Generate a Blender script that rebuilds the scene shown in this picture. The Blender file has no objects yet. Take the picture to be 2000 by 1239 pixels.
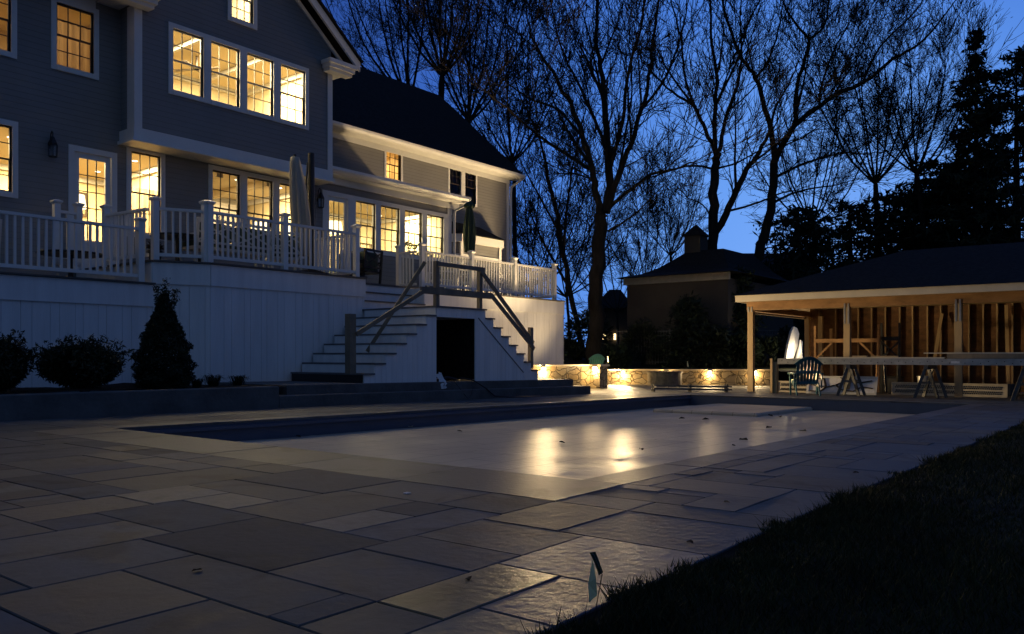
import bpy, math, random
import numpy as np
from mathutils import Vector, Matrix
R = math.radians
# ------------------------------------------------------------------ camera, sky, exposure
scn = bpy.context.scene
F, HZ, CH = 1610.0, 694.0, 0.83            # focal length (px of a 2000 px wide frame), horizon row, camera height
YAW = math.atan(1257 / F)
ca, sa = math.cos(YAW), math.sin(YAW)
cam_d = bpy.data.cameras.new('camera'); cam = bpy.data.objects.new('camera', cam_d)
scn.collection.objects.link(cam); scn.camera = cam
cam.location = (0, 0, CH); cam.rotation_euler = (R(90), 0, YAW - R(90))
cam_d.sensor_width = 36; cam_d.lens = 36 * F / 2000; cam_d.shift_y = (HZ - 619.5) / 2000
cam_d.clip_start = 0.05; cam_d.clip_end = 2000

world = bpy.data.worlds.new('World'); scn.world = world; world.use_nodes = True
wn, wl = world.node_tree.nodes, world.node_tree.links
wn.clear()
# after sunset: pale blue where the sun went down (azimuth GLOW_AZ, on the horizon), deep blue away from it
GLOW_AZ = R(15); SKY_STRENGTH = 1.12
tc = wn.new('ShaderNodeTexCoord'); nv = wn.new('ShaderNodeVectorMath'); nv.operation = 'NORMALIZE'; wl.new(tc.outputs['Generated'], nv.inputs[0])
dt = wn.new('ShaderNodeVectorMath'); dt.operation = 'DOT_PRODUCT'; dt.inputs[1].default_value = (math.cos(GLOW_AZ), math.sin(GLOW_AZ), 0); wl.new(nv.outputs[0], dt.inputs[0])
ac = wn.new('ShaderNodeMath'); ac.operation = 'ARCCOSINE'; wl.new(dt.outputs['Value'], ac.inputs[0])
dv = wn.new('ShaderNodeMath'); dv.operation = 'DIVIDE'; dv.inputs[1].default_value = math.pi; wl.new(ac.outputs[0], dv.inputs[0])
cr = wn.new('ShaderNodeValToRGB'); wl.new(dv.outputs[0], cr.inputs[0]); el = cr.color_ramp.elements
el[0].position = 0; el[0].color = (.20, .40, .88, 1); el[1].position = 1; el[1].color = (.042, .078, .15, 1)
for p_, c_ in ((.08, (.125, .31, .80)), (.135, (.062, .19, .64)), (.185, (.036, .115, .46)), (.26, (.011, .034, .18)), (.36, (.016, .036, .13)), (.5, (.040, .074, .165))):
    x_ = el.new(p_); x_.color = (*c_, 1)
bg = wn.new('ShaderNodeBackground'); bg.inputs['Strength'].default_value = SKY_STRENGTH
wo = wn.new('ShaderNodeOutputWorld')
wl.new(cr.outputs[0], bg.inputs[0]); wl.new(bg.outputs[0], wo.inputs[0])

scn.view_settings.view_transform = 'Standard'; scn.view_settings.look = 'None'
scn.view_settings.exposure = 0.0; scn.view_settings.gamma = 1.0
scn.render.engine = 'CYCLES'
cy = scn.cycles
cy.use_denoising = True; cy.max_bounces = 6; cy.diffuse_bounces = 3; cy.glossy_bounces = 3; cy.transmission_bounces = 4
cy.transparent_max_bounces = 8; cy.sample_clamp_indirect = 1.5; cy.caustics_reflective = False; cy.caustics_refractive = False
cy.use_light_tree = True

# light strengths (watts) of the lamps the place has
WALL_LAMP_W = 1300.0
ROOM_W = 1.6

# ------------------------------------------------------------------ helpers
col = scn.collection
rng = random.Random(7)
X0, SL = 4.63, 0.012
def gz(x): return -SL * max(0.0, x - X0)          # the terrace drains away from the camera
def ray(u, v):
    l = (u - 1000) / F
    return ca + l * sa, sa - l * ca, (v - HZ) / F
def at(u, v, d):                                  # point at depth d seen at a pixel
    x, y, k = ray(u, v); return Vector((x * d, y * d, CH - k * d))
def on_y(u, v, Y):
    x, y, k = ray(u, v); t = Y / y; return Vector((x * t, Y, CH - k * t))
def on_x(u, v, X):
    x, y, k = ray(u, v); t = X / x; return Vector((X, y * t, CH - k * t))
def on_g(u, v, dz=0.0):
    x, y, k = ray(u, v); t = (CH - dz) / k
    if x * t > X0: t = (CH - dz - SL * X0) / (k - SL * x)
    return Vector((x * t, y * t, dz + gz(x * t)))

def wloc(o):
    v = Vector((0, 0, 0))
    while o is not None: v += o.location; o = o.parent
    return v
class MB:
    def __init__(s): s.v = []; s.f = []
    def add(s, vs, fs):
        n = len(s.v); s.v += [tuple(p) for p in vs]; s.f += [tuple(i + n for i in f) for f in fs]; return s
    def box(s, x0, x1, y0, y1, z0, z1):
        return s.add([(x0,y0,z0),(x1,y0,z0),(x1,y1,z0),(x0,y1,z0),(x0,y0,z1),(x1,y0,z1),(x1,y1,z1),(x0,y1,z1)],
                     [(0,3,2,1),(4,5,6,7),(0,1,5,4),(1,2,6,5),(2,3,7,6),(3,0,4,7)])
    def bbox(s, x0, x1, y0, y1, z0, z1, b=0.006):        # box with chamfered top edge
        return s.add([(x0,y0,z0),(x1,y0,z0),(x1,y1,z0),(x0,y1,z0),(x0,y0,z1-b),(x1,y0,z1-b),(x1,y1,z1-b),(x0,y1,z1-b),
                      (x0+b,y0+b,z1),(x1-b,y0+b,z1),(x1-b,y1-b,z1),(x0+b,y1-b,z1)],
                     [(0,1,5,4),(1,2,6,5),(2,3,7,6),(3,0,4,7),(4,5,9,8),(5,6,10,9),(6,7,11,10),(7,4,8,11),(8,9,10,11)])
    def bar(s, p, q, w, h, up=(0,0,1)):                  # rectangular bar, w sideways, h along up
        p, q, up = Vector(p), Vector(q), Vector(up); d = (q - p).normalized()
        a = d.cross(up)
        if a.length < 1e-4: a = d.cross(Vector((0, 1, 0)))
        a.normalize(); b = a.cross(d).normalized(); a *= w / 2; b *= h / 2
        vs = [p-a-b, p+a-b, p+a+b, p-a+b, q-a-b, q+a-b, q+a+b, q-a+b]
        return s.add(vs, [(0,3,2,1),(4,5,6,7),(0,1,5,4),(1,2,6,5),(2,3,7,6),(3,0,4,7)])
    def tube(s, pts, rad, n=8, cap=True):
        pts = [Vector(p) for p in pts]
        if not hasattr(rad, '__len__'): rad = [rad] * len(pts)
        base = len(s.v); t0 = None; a = None
        for i, p in enumerate(pts):
            t = (pts[min(i+1, len(pts)-1)] - pts[max(i-1, 0)])
            if t.length < 1e-9: t = Vector((0, 0, 1))
            t.normalize()
            if a is None:
                a = t.orthogonal().normalized()
            else:
                a = (a - t * a.dot(t)); a = a.normalized() if a.length > 1e-6 else t.orthogonal().normalized()
            b = t.cross(a)
            for k in range(n):
                w = 2 * math.pi * k / n
                q = p + (a * math.cos(w) + b * math.sin(w)) * rad[i]
                s.v.append((q.x, q.y, q.z))
        for i in range(len(pts) - 1):
            for k in range(n):
                k2 = (k + 1) % n; o = base + i * n
                s.f.append((o + k, o + k2, o + n + k2, o + n + k))
        if cap and n > 2:
            s.f.append(tuple(base + k for k in range(n))[::-1]); o = base + (len(pts) - 1) * n
            s.f.append(tuple(o + k for k in range(n)))
        return s
    def lathe(s, c, prof, n=16):                         # prof: (r, z) list
        base = len(s.v)
        for r, z in prof:
            for k in range(n):
                w = 2 * math.pi * k / n; s.v.append((c[0] + r * math.cos(w), c[1] + r * math.sin(w), c[2] + z))
        for i in range(len(prof) - 1):
            for k in range(n):
                k2 = (k + 1) % n; o = base + i * n; s.f.append((o + k, o + k2, o + n + k2, o + n + k))
        s.f.append(tuple(base + k for k in range(n))[::-1]); o = base + (len(prof) - 1) * n
        s.f.append(tuple(o + k for k in range(n)))
        return s
    def prism(s, poly, axis, a, b):                      # poly in the other two axes, extruded from a to b
        n = len(poly)
        def P(c, t):
            return {'x': (t, c[0], c[1]), 'y': (c[0], t, c[1]), 'z': (c[0], c[1], t)}[axis]
        vs = [P(c, a) for c in poly] + [P(c, b) for c in poly]
        fs = [tuple(range(n))[::-1], tuple(range(n, 2*n))] + [(i, (i+1) % n, n + (i+1) % n, n + i) for i in range(n)]
        return s.add(vs, fs)
    def slope(s):                                        # follow the terrace's fall
        s.v = [(x, y, z + gz(x)) for x, y, z in s.v]; return s
    def build(s, name, m, parent=None, smooth=False, fix=True):
        me = bpy.data.meshes.new(name)
        o = bpy.data.objects.new(name, me); col.objects.link(o)
        vs = s.v
        if parent is not None:
            L = wloc(parent); vs = [(x - L.x, y - L.y, z - L.z) for x, y, z in vs]; o.parent = parent
        me.from_pydata(vs, [], s.f)
        me.validate()
        if fix:
            import bmesh
            bm = bmesh.new(); bm.from_mesh(me); bmesh.ops.recalc_face_normals(bm, faces=bm.faces); bm.to_mesh(me); bm.free()
        me.materials.append(m)
        if smooth: me.shade_smooth()
        return o
def thing(name, label, cat, loc=(0, 0, 0), group=None):
    o = bpy.data.objects.new(name, None); col.objects.link(o); o.location = loc; o.empty_display_size = .2
    return tag(o, label, cat, group)
def tag(o, label, cat, group=None, kind=None):
    if label: o['label'] = label
    if cat: o['category'] = cat
    if group: o['group'] = group
    if kind: o['kind'] = kind
    return o
def struct(name, mb, m, **k):
    o = mb.build(name, m, **k); o['kind'] = 'structure'; return o
def dup(root, loc, rz, label, group=None):
    r = root.copy(); col.objects.link(r); r.location = loc; r.rotation_euler = (0, 0, rz); r['label'] = label
    if group: r['group'] = group
    for ch in list(root.children):
        c = ch.copy(); col.objects.link(c); c.parent = r
        for g in ch.children:
            d = g.copy(); col.objects.link(d); d.parent = c
    return r

# ------------------------------------------------------------------ materials
def mat(name, c, rough=.6, var=0.0, vs=3.0, bump=0.0, bs=40.0, metal=0.0, stretch=(1, 1, 1), c2=None, spec=.5):
    m = bpy.data.materials.new(name); m.use_nodes = True
    nt = m.node_tree; N, L = nt.nodes, nt.links; b = N['Principled BSDF']
    b.inputs['Base Color'].default_value = (*c, 1); b.inputs['Roughness'].default_value = rough; b.inputs['Metallic'].default_value = metal
    b.inputs['Specular IOR Level'].default_value = spec
    if var or bump:
        g = N.new('ShaderNodeNewGeometry'); mp = N.new('ShaderNodeMapping'); mp.inputs['Scale'].default_value = stretch
        L.new(g.outputs['Position'], mp.inputs['Vector'])
    if var:
        n = N.new('ShaderNodeTexNoise'); n.inputs['Scale'].default_value = vs; n.inputs['Detail'].default_value = 6; n.inputs['Roughness'].default_value = .65
        L.new(mp.outputs[0], n.inputs['Vector'])
        r = N.new('ShaderNodeValToRGB'); cc = c2 or tuple(x * (1 - var) for x in c)
        r.color_ramp.elements[0].position = .35; r.color_ramp.elements[0].color = (*cc, 1)
        r.color_ramp.elements[1].position = .65; r.color_ramp.elements[1].color = (*[min(1, x * (1 + var * .4)) for x in c], 1)
        L.new(n.outputs['Fac'], r.inputs[0]); L.new(r.outputs[0], b.inputs['Base Color'])
    if bump:
        n2 = N.new('ShaderNodeTexNoise'); n2.inputs['Scale'].default_value = bs; n2.inputs['Detail'].default_value = 5
        L.new(mp.outputs[0], n2.inputs['Vector'])
        bp = N.new('ShaderNodeBump'); bp.inputs['Strength'].default_value = bump; bp.inputs['Distance'].default_value = .02
        L.new(n2.outputs['Fac'], bp.inputs['Height']); L.new(bp.outputs[0], b.inputs['Normal'])
    return m
def emit(name, c, s):
    m = bpy.data.materials.new(name); m.use_nodes = True; N, L = m.node_tree.nodes, m.node_tree.links
    N.clear(); e = N.new('ShaderNodeEmission'); e.inputs[0].default_value = (*c, 1); e.inputs[1].default_value = s
    o = N.new('ShaderNodeOutputMaterial'); L.new(e.outputs[0], o.inputs[0]); return m
def glass(name):
    m = bpy.data.materials.new(name); m.use_nodes = True; N, L = m.node_tree.nodes, m.node_tree.links
    N.clear(); t = N.new('ShaderNodeBsdfTransparent'); g = N.new('ShaderNodeBsdfGlossy'); g.inputs['Roughness'].default_value = .03
    t.inputs[0].default_value = (.96, .97, .95, 1)
    f = N.new('ShaderNodeFresnel'); f.inputs[0].default_value = 1.45
    mx = N.new('ShaderNodeMixShader'); o = N.new('ShaderNodeOutputMaterial')
    L.new(f.outputs[0], mx.inputs[0]); L.new(t.outputs[0], mx.inputs[1]); L.new(g.outputs[0], mx.inputs[2]); L.new(mx.outputs[0], o.inputs[0]); return m
def siding_mat():
    m = mat('siding', (.25, .242, .235), .65, var=.10, vs=.8)
    N, L = m.node_tree.nodes, m.node_tree.links; b = N['Principled BSDF']
    g = N.new('ShaderNodeNewGeometry'); s = N.new('ShaderNodeSeparateXYZ'); L.new(g.outputs['Position'], s.inputs[0])
    a = N.new('ShaderNodeMath'); a.operation = 'DIVIDE'; a.inputs[1].default_value = .115; L.new(s.outputs[2], a.inputs[0])
    f = N.new('ShaderNodeMath'); f.operation = 'FRACT'; L.new(a.outputs[0], f.inputs[0])
    bp = N.new('ShaderNodeBump'); bp.inputs['Strength'].default_value = .9; bp.inputs['Distance'].default_value = .014; bp.invert = True
    L.new(f.outputs[0], bp.inputs['Height']); L.new(bp.outputs[0], b.inputs['Normal'])
    r = N.new('ShaderNodeValToRGB'); r.color_ramp.elements[0].position = 0; r.color_ramp.elements[0].color = (.45, .45, .45, 1)
    r.color_ramp.elements[1].position = .09; r.color_ramp.elements[1].color = (1, 1, 1, 1); L.new(f.outputs[0], r.inputs[0])
    old = b.inputs['Base Color'].links[0].from_socket
    mx = N.new('ShaderNodeMix'); mx.data_type = 'RGBA'; mx.blend_type = 'MULTIPLY'; mx.inputs[0].default_value = 1
    L.new(old, mx.inputs[6]); L.new(r.outputs[0], mx.inputs[7]); L.new(mx.outputs[2], b.inputs['Base Color'])
    return m
M = dict(
    siding=siding_mat(),
    trim=mat('white_trim', (.80, .79, .77), .45, var=.06, vs=2, bump=.05, bs=30),
    skirt=mat('white_skirt_boards', (.82, .82, .83), .55, var=.10, vs=1.5, bump=.15, bs=25, stretch=(3, 3, .3)),
    shingle=mat('dark_shingles', (.022, .021, .022), .92, var=.5, vs=9, bump=.6, bs=14, spec=.15),
    decking=mat('grey_decking', (.10, .095, .09), .6, var=.3, vs=4, stretch=(.4, 6, 1)),
    tread=mat('tread_board', (.13, .13, .14), .6, var=.3, vs=5),
    concrete=mat('rough_concrete', (.11, .11, .112), .85, var=.35, vs=1.8, bump=.5, bs=18),
    soil=mat('dark_mulch', (.035, .026, .02), .95, var=.5, vs=12, bump=1, bs=30, spec=.1),
    joint=mat('dark_joint_sand', (.010, .009, .008), .95, bump=.5, bs=120, spec=.1),
    sash=mat('dark_bronze_sash', (.04, .028, .02), .5),
    wsash=mat('pale_sash', (.55, .5, .4), .5),
    glass=glass('window_glass'),
    room=mat('cream_room_wall', (.78, .66, .42), .8, var=.05, vs=1),
    ceil=mat('room_ceiling', (.72, .60, .38), .8),
    curtain=mat('linen_curtain', (.62, .54, .38), .9, var=.15, vs=3, stretch=(8, 8, .3)),
    black=mat('black_metal', (.012, .012, .013), .45),
    iron=mat('black_iron', (.09, .09, .09), .5),
    lumber=mat('weathered_lumber', (.22, .18, .13), .75, var=.3, vs=4, bump=.2, bs=20, stretch=(1, 1, .3)),
    pine=mat('new_pine_lumber', (.42, .30, .16), .7, var=.2, vs=3, bump=.15, bs=25, stretch=(1, 1, .25)),
    plywood=mat('orange_plywood', (.34, .19, .08), .75, var=.35, vs=1.6, bump=.2, bs=20, stretch=(1, 1, 3)),
    fascia=mat('pale_fascia_board', (.62, .55, .42), .6, var=.1, vs=2),
    canvas=mat('offwhite_canvas', (.42, .39, .33), .9, var=.15, vs=5, stretch=(1, 1, .2)),
    green=mat('green_canvas', (.035, .06, .035), .85, var=.3, vs=6, stretch=(1, 1, .2)),
    cushion=mat('green_cushion', (.06, .09, .07), .9, var=.3, vs=10),
    wfurn=mat('white_furniture', (.6, .6, .58), .5),
    teal=mat('teal_plastic', (.012, .10, .13), .35, var=.15, vs=6),
    mint=mat('mint_plastic', (.18, .42, .33), .4, var=.15, vs=7),
    alu=mat('dull_aluminium', (.42, .42, .40), .42, var=.25, vs=5, metal=.7, bump=.1, bs=30),
    steel=mat('dark_steel', (.10, .10, .10), .4, metal=.6, var=.3, vs=6),
    bark=mat('tree_bark', (.030, .024, .020), .9, var=.4, vs=5, bump=.8, bs=12, spec=.15, stretch=(1, 1, .3)),
    leaf=mat('dark_leaf', (.022, .032, .015), .6, var=.5, vs=4, spec=.3),
    needle=mat('conifer_needles', (.018, .03, .016), .7, var=.4, vs=3, spec=.2),
    brownleaf=mat('dry_brown_leaf', (.04, .028, .018), .8, var=.5, vs=5, spec=.2),
    grass=mat('lawn_grass', (.022, .032, .010), .7, var=.5, vs=3, spec=.2),
    earth=mat('yard_earth', (.018, .020, .011), .95, var=.5, vs=1.5, bump=.8, bs=6, spec=.1),
    stucco=mat('tan_garage_wall', (.06, .05, .04), .85, var=.2, vs=.8),
    cloth=mat('flag_plastic', (.78, .74, .42), .5, var=.1, vs=30),
    sheath=mat('dark_sheathing', (.15, .075, .032), .8, var=.5, vs=2.2, bump=.2, bs=20, stretch=(1, 1, 2.5)),
    paper=mat('white_plastic', (.7, .7, .72), .6, var=.1, vs=20),
    perf=mat('perforated_board', (.5, .44, .33), .7, var=.15, vs=6),
    pier=mat('fire_pit_stone', (.16, .14, .12), .85, var=.5, vs=5, bump=.6, bs=14),
)
def stone_mat():
    m = mat('fieldstone', (.35, .3, .22), .85)
    N, L = m.node_tree.nodes, m.node_tree.links; b = N['Principled BSDF']
    g = N.new('ShaderNodeNewGeometry'); nz = N.new('ShaderNodeTexNoise'); nz.inputs['Scale'].default_value = 3
    L.new(g.outputs['Position'], nz.inputs['Vector'])
    ad = N.new('ShaderNodeMix'); ad.data_type = 'RGBA'; ad.blend_type = 'LINEAR_LIGHT'; ad.inputs[0].default_value = .12
    L.new(g.outputs['Position'], ad.inputs[6]); L.new(nz.outputs['Color'], ad.inputs[7])
    mp = N.new('ShaderNodeMapping'); mp.inputs['Scale'].default_value = (3.4, 3.4, 5.0); L.new(ad.outputs[2], mp.inputs['Vector'])
    v = N.new('ShaderNodeTexVoronoi'); v.feature = 'DISTANCE_TO_EDGE'; v.inputs['Scale'].default_value = 1
    v2 = N.new('ShaderNodeTexVoronoi'); v2.inputs['Scale'].default_value = 1
    L.new(mp.outputs[0], v.inputs['Vector']); L.new(mp.outputs[0], v2.inputs['Vector'])
    r = N.new('ShaderNodeValToRGB'); e = r.color_ramp.elements
    e[0].position = 0; e[0].color = (.30, .23, .14, 1); e[1].position = 1; e[1].color = (.22, .20, .165, 1)
    x = e.new(.4); x.color = (.36, .31, .22, 1); x = e.new(.7); x.color = (.22, .19, .15, 1)
    s = N.new('ShaderNodeSeparateColor'); L.new(v2.outputs['Color'], s.inputs[0]); L.new(s.outputs[0], r.inputs[0])
    n3 = N.new('ShaderNodeTexNoise'); n3.inputs['Scale'].default_value = 18; n3.inputs['Detail'].default_value = 6; L.new(g.outputs['Position'], n3.inputs['Vector'])
    r3 = N.new('ShaderNodeValToRGB'); r3.color_ramp.elements[0].color = (.6, .6, .6, 1); r3.color_ramp.elements[1].color = (1.2, 1.2, 1.2, 1); L.new(n3.outputs['Fac'], r3.inputs[0])
    mu = N.new('ShaderNodeMix'); mu.data_type = 'RGBA'; mu.blend_type = 'MULTIPLY'; mu.inputs[0].default_value = 1
    L.new(r.outputs[0], mu.inputs[6]); L.new(r3.outputs[0], mu.inputs[7])
    rr = N.new('ShaderNodeValToRGB'); rr.color_ramp.elements[0].position = .02; rr.color_ramp.elements[1].position = .07; L.new(v.outputs['Distance'], rr.inputs[0])
    mx = N.new('ShaderNodeMix'); mx.data_type = 'RGBA'; mx.inputs[6].default_value = (.07, .055, .04, 1)
    L.new(rr.outputs[0], mx.inputs[0]); L.new(mu.outputs[2], mx.inputs[7]); L.new(mx.outputs[2], b.inputs['Base Color'])
    hm = N.new('ShaderNodeMath'); hm.operation = 'MULTIPLY_ADD'; hm.inputs[1].default_value = .35; L.new(n3.outputs['Fac'], hm.inputs[0]); L.new(rr.outputs[0], hm.inputs[2])
    bp = N.new('ShaderNodeBump'); bp.inputs['Strength'].default_value = .9; bp.inputs['Distance'].default_value = .03
    L.new(hm.outputs[0], bp.inputs['Height']); L.new(bp.outputs[0], b.inputs['Normal'])
    return m
M['stone'] = stone_mat()
def paver_mat():
    m = mat('bluestone_paver', (.2, .2, .2), .6, spec=.35)
    N, L = m.node_tree.nodes, m.node_tree.links; b = N['Principled BSDF']
    g = N.new('ShaderNodeNewGeometry'); at_ = N.new('ShaderNodeAttribute'); at_.attribute_name = 'tint'
    ar = N.new('ShaderNodeAttribute'); ar.attribute_name = 'sheen'
    n = N.new('ShaderNodeTexNoise'); n.inputs['Scale'].default_value = 5; n.inputs['Detail'].default_value = 8; n.inputs['Roughness'].default_value = .7
    L.new(g.outputs['Position'], n.inputs['Vector'])
    r = N.new('ShaderNodeValToRGB'); r.color_ramp.elements[0].position = .3; r.color_ramp.elements[0].color = (.58, .57, .58, 1)
    r.color_ramp.elements[1].position = .7; r.color_ramp.elements[1].color = (1.22, 1.2, 1.18, 1); L.new(n.outputs['Fac'], r.inputs[0])
    mx = N.new('ShaderNodeMix'); mx.data_type = 'RGBA'; mx.blend_type = 'MULTIPLY'; mx.inputs[0].default_value = 1
    ns = N.new('ShaderNodeTexNoise'); ns.inputs['Scale'].default_value = 2.3; ns.inputs['Detail'].default_value = 4; ns.inputs['Distortion'].default_value = .8; L.new(g.outputs['Position'], ns.inputs['Vector'])
    rs2 = N.new('ShaderNodeValToRGB'); rs2.color_ramp.elements[0].position = .34; rs2.color_ramp.elements[0].color = (.62, .60, .58, 1); rs2.color_ramp.elements[1].position = .46; rs2.color_ramp.elements[1].color = (1, 1, 1, 1); L.new(ns.outputs['Fac'], rs2.inputs[0])
    m2 = N.new('ShaderNodeMix'); m2.data_type = 'RGBA'; m2.blend_type = 'MULTIPLY'; m2.inputs[0].default_value = 1
    L.new(at_.outputs['Color'], mx.inputs[6]); L.new(r.outputs[0], mx.inputs[7]); L.new(mx.outputs[2], m2.inputs[6]); L.new(rs2.outputs[0], m2.inputs[7]); L.new(m2.outputs[2], b.inputs['Base Color'])
    mr = N.new('ShaderNodeMath'); mr.operation = 'MULTIPLY_ADD'; mr.inputs[1].default_value = .3; L.new(n.outputs['Fac'], mr.inputs[0]); L.new(ar.outputs['Fac'], mr.inputs[2])
    L.new(mr.outputs[0], b.inputs['Roughness'])
    n2 = N.new('ShaderNodeTexNoise'); n2.inputs['Scale'].default_value = 22; n2.inputs['Detail'].default_value = 6; L.new(g.outputs['Position'], n2.inputs['Vector'])
    n4 = N.new('ShaderNodeTexNoise'); n4.inputs['Scale'].default_value = 160; n4.inputs['Detail'].default_value = 2; L.new(g.outputs['Position'], n4.inputs['Vector'])
    ad = N.new('ShaderNodeMath'); ad.operation = 'MULTIPLY_ADD'; ad.inputs[1].default_value = .2; L.new(n4.outputs['Fac'], ad.inputs[0]); L.new(n2.outputs['Fac'], ad.inputs[2])
    bp = N.new('ShaderNodeBump'); bp.inputs['Strength'].default_value = .36; bp.inputs['Distance'].default_value = .008
    L.new(ad.outputs[0], bp.inputs['Height']); L.new(bp.outputs[0], b.inputs['Normal'])
    return m
M['paver'] = paver_mat()
def curtain_mat():
    m = M['curtain']; N, L = m.node_tree.nodes, m.node_tree.links; b = N['Principled BSDF']; o = [n for n in N if n.type == 'OUTPUT_MATERIAL'][0]
    t = N.new('ShaderNodeBsdfTranslucent'); t.inputs[0].default_value = (.8, .68, .45, 1); mx = N.new('ShaderNodeMixShader'); mx.inputs[0].default_value = .6
    L.new(b.outputs[0], mx.inputs[1]); L.new(t.outputs[0], mx.inputs[2]); L.new(mx.outputs[0], o.inputs[0])
curtain_mat()
def cover_mat():
    m = mat('pool_cover_vinyl', (.52, .45, .37), .42, var=.12, vs=.9, spec=.05)
    N, L = m.node_tree.nodes, m.node_tree.links; b = N['Principled BSDF']
    g = N.new('ShaderNodeNewGeometry'); mp = N.new('ShaderNodeMapping'); mp.inputs['Rotation'].default_value = (0, 0, R(-38)); mp.inputs['Scale'].default_value = (1.2, .35, 1)
    L.new(g.outputs['Position'], mp.inputs['Vector'])
    w = N.new('ShaderNodeTexNoise'); w.inputs['Scale'].default_value = 16; w.inputs['Detail'].default_value = 5; L.new(mp.outputs[0], w.inputs['Vector'])
    bk = N.new('ShaderNodeTexBrick'); bk.inputs['Scale'].default_value = 1.0; bk.inputs['Brick Width'].default_value = .9; bk.inputs['Row Height'].default_value = .45; bk.inputs['Mortar Size'].default_value = .012; bk.inputs['Mortar Smooth'].default_value = .8
    bk.inputs['Color1'].default_value = (1, 1, 1, 1); bk.inputs['Color2'].default_value = (.86, .86, .88, 1); bk.inputs['Mortar'].default_value = (.5, .48, .46, 1); bk.offset = .5
    L.new(g.outputs['Position'], bk.inputs['Vector']); old = b.inputs['Base Color'].links[0].from_socket
    mu = N.new('ShaderNodeMix'); mu.data_type = 'RGBA'; mu.blend_type = 'MULTIPLY'; mu.inputs[0].default_value = 1.0; L.new(old, mu.inputs[6]); L.new(bk.outputs['Color'], mu.inputs[7]); L.new(mu.outputs[2], b.inputs['Base Color'])
    bp = N.new('ShaderNodeBump'); bp.inputs['Strength'].default_value = .6; bp.inputs['Distance'].default_value = .012
    L.new(w.outputs['Fac'], bp.inputs['Height']); L.new(bp.outputs[0], b.inputs['Normal'])
    return m
M['cover'] = cover_mat()
M['poolwall'] = mat('pool_wall_tile', (.07, .085, .13), .5, var=.1, vs=3)

# ------------------------------------------------------------------ ground, lawn, terrace
PX0, PX1, PY0, PY1 = 4.61, 19.3, 3.02, 9.33          # pool opening
LAWN_Y = 1.35
struct('ground', MB().add([(-500,-500,-1.3),(500,-500,-1.3),(500,500,-1.3),(-500,500,-1.3)], [(0,1,2,3)]), M['earth'])
m_ = MB()
lx = [-30, X0, 12, 24, 31, 60]
for a, b_ in zip(lx[:-1], lx[1:]):
    m_.add([(a,-60,gz(a)+.02),(b_,-60,gz(b_)+.02),(b_,LAWN_Y,gz(b_)+.005),(a,LAWN_Y,gz(a)+.005)], [(0,1,2,3)])
struct('lawn', m_, M['earth'])
# joint bed with the pool opening left out
m_ = MB()
for x0, x1, y0, y1 in [(-8, PX0, LAWN_Y, 13), (PX0, PX1, LAWN_Y, PY0), (PX0, PX1, PY1, 13), (PX1, 31.5, LAWN_Y, 17.5), (31.5, 60, LAWN_Y, 4), (17, PX1, 13, 17.5)]:
    n = max(1, int((x1 - x0) / 4))
    for i in range(n):
        a, b_ = x0 + (x1 - x0) * i / n, x0 + (x1 - x0) * (i + 1) / n
        m_.add([(a,y0,gz(a)-.012),(b_,y0,gz(b_)-.012),(b_,y1,gz(b_)-.012),(a,y1,gz(a)-.012)], [(0,1,2,3)])
struct('patio_joint_bed', m_, M['joint'])

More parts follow.
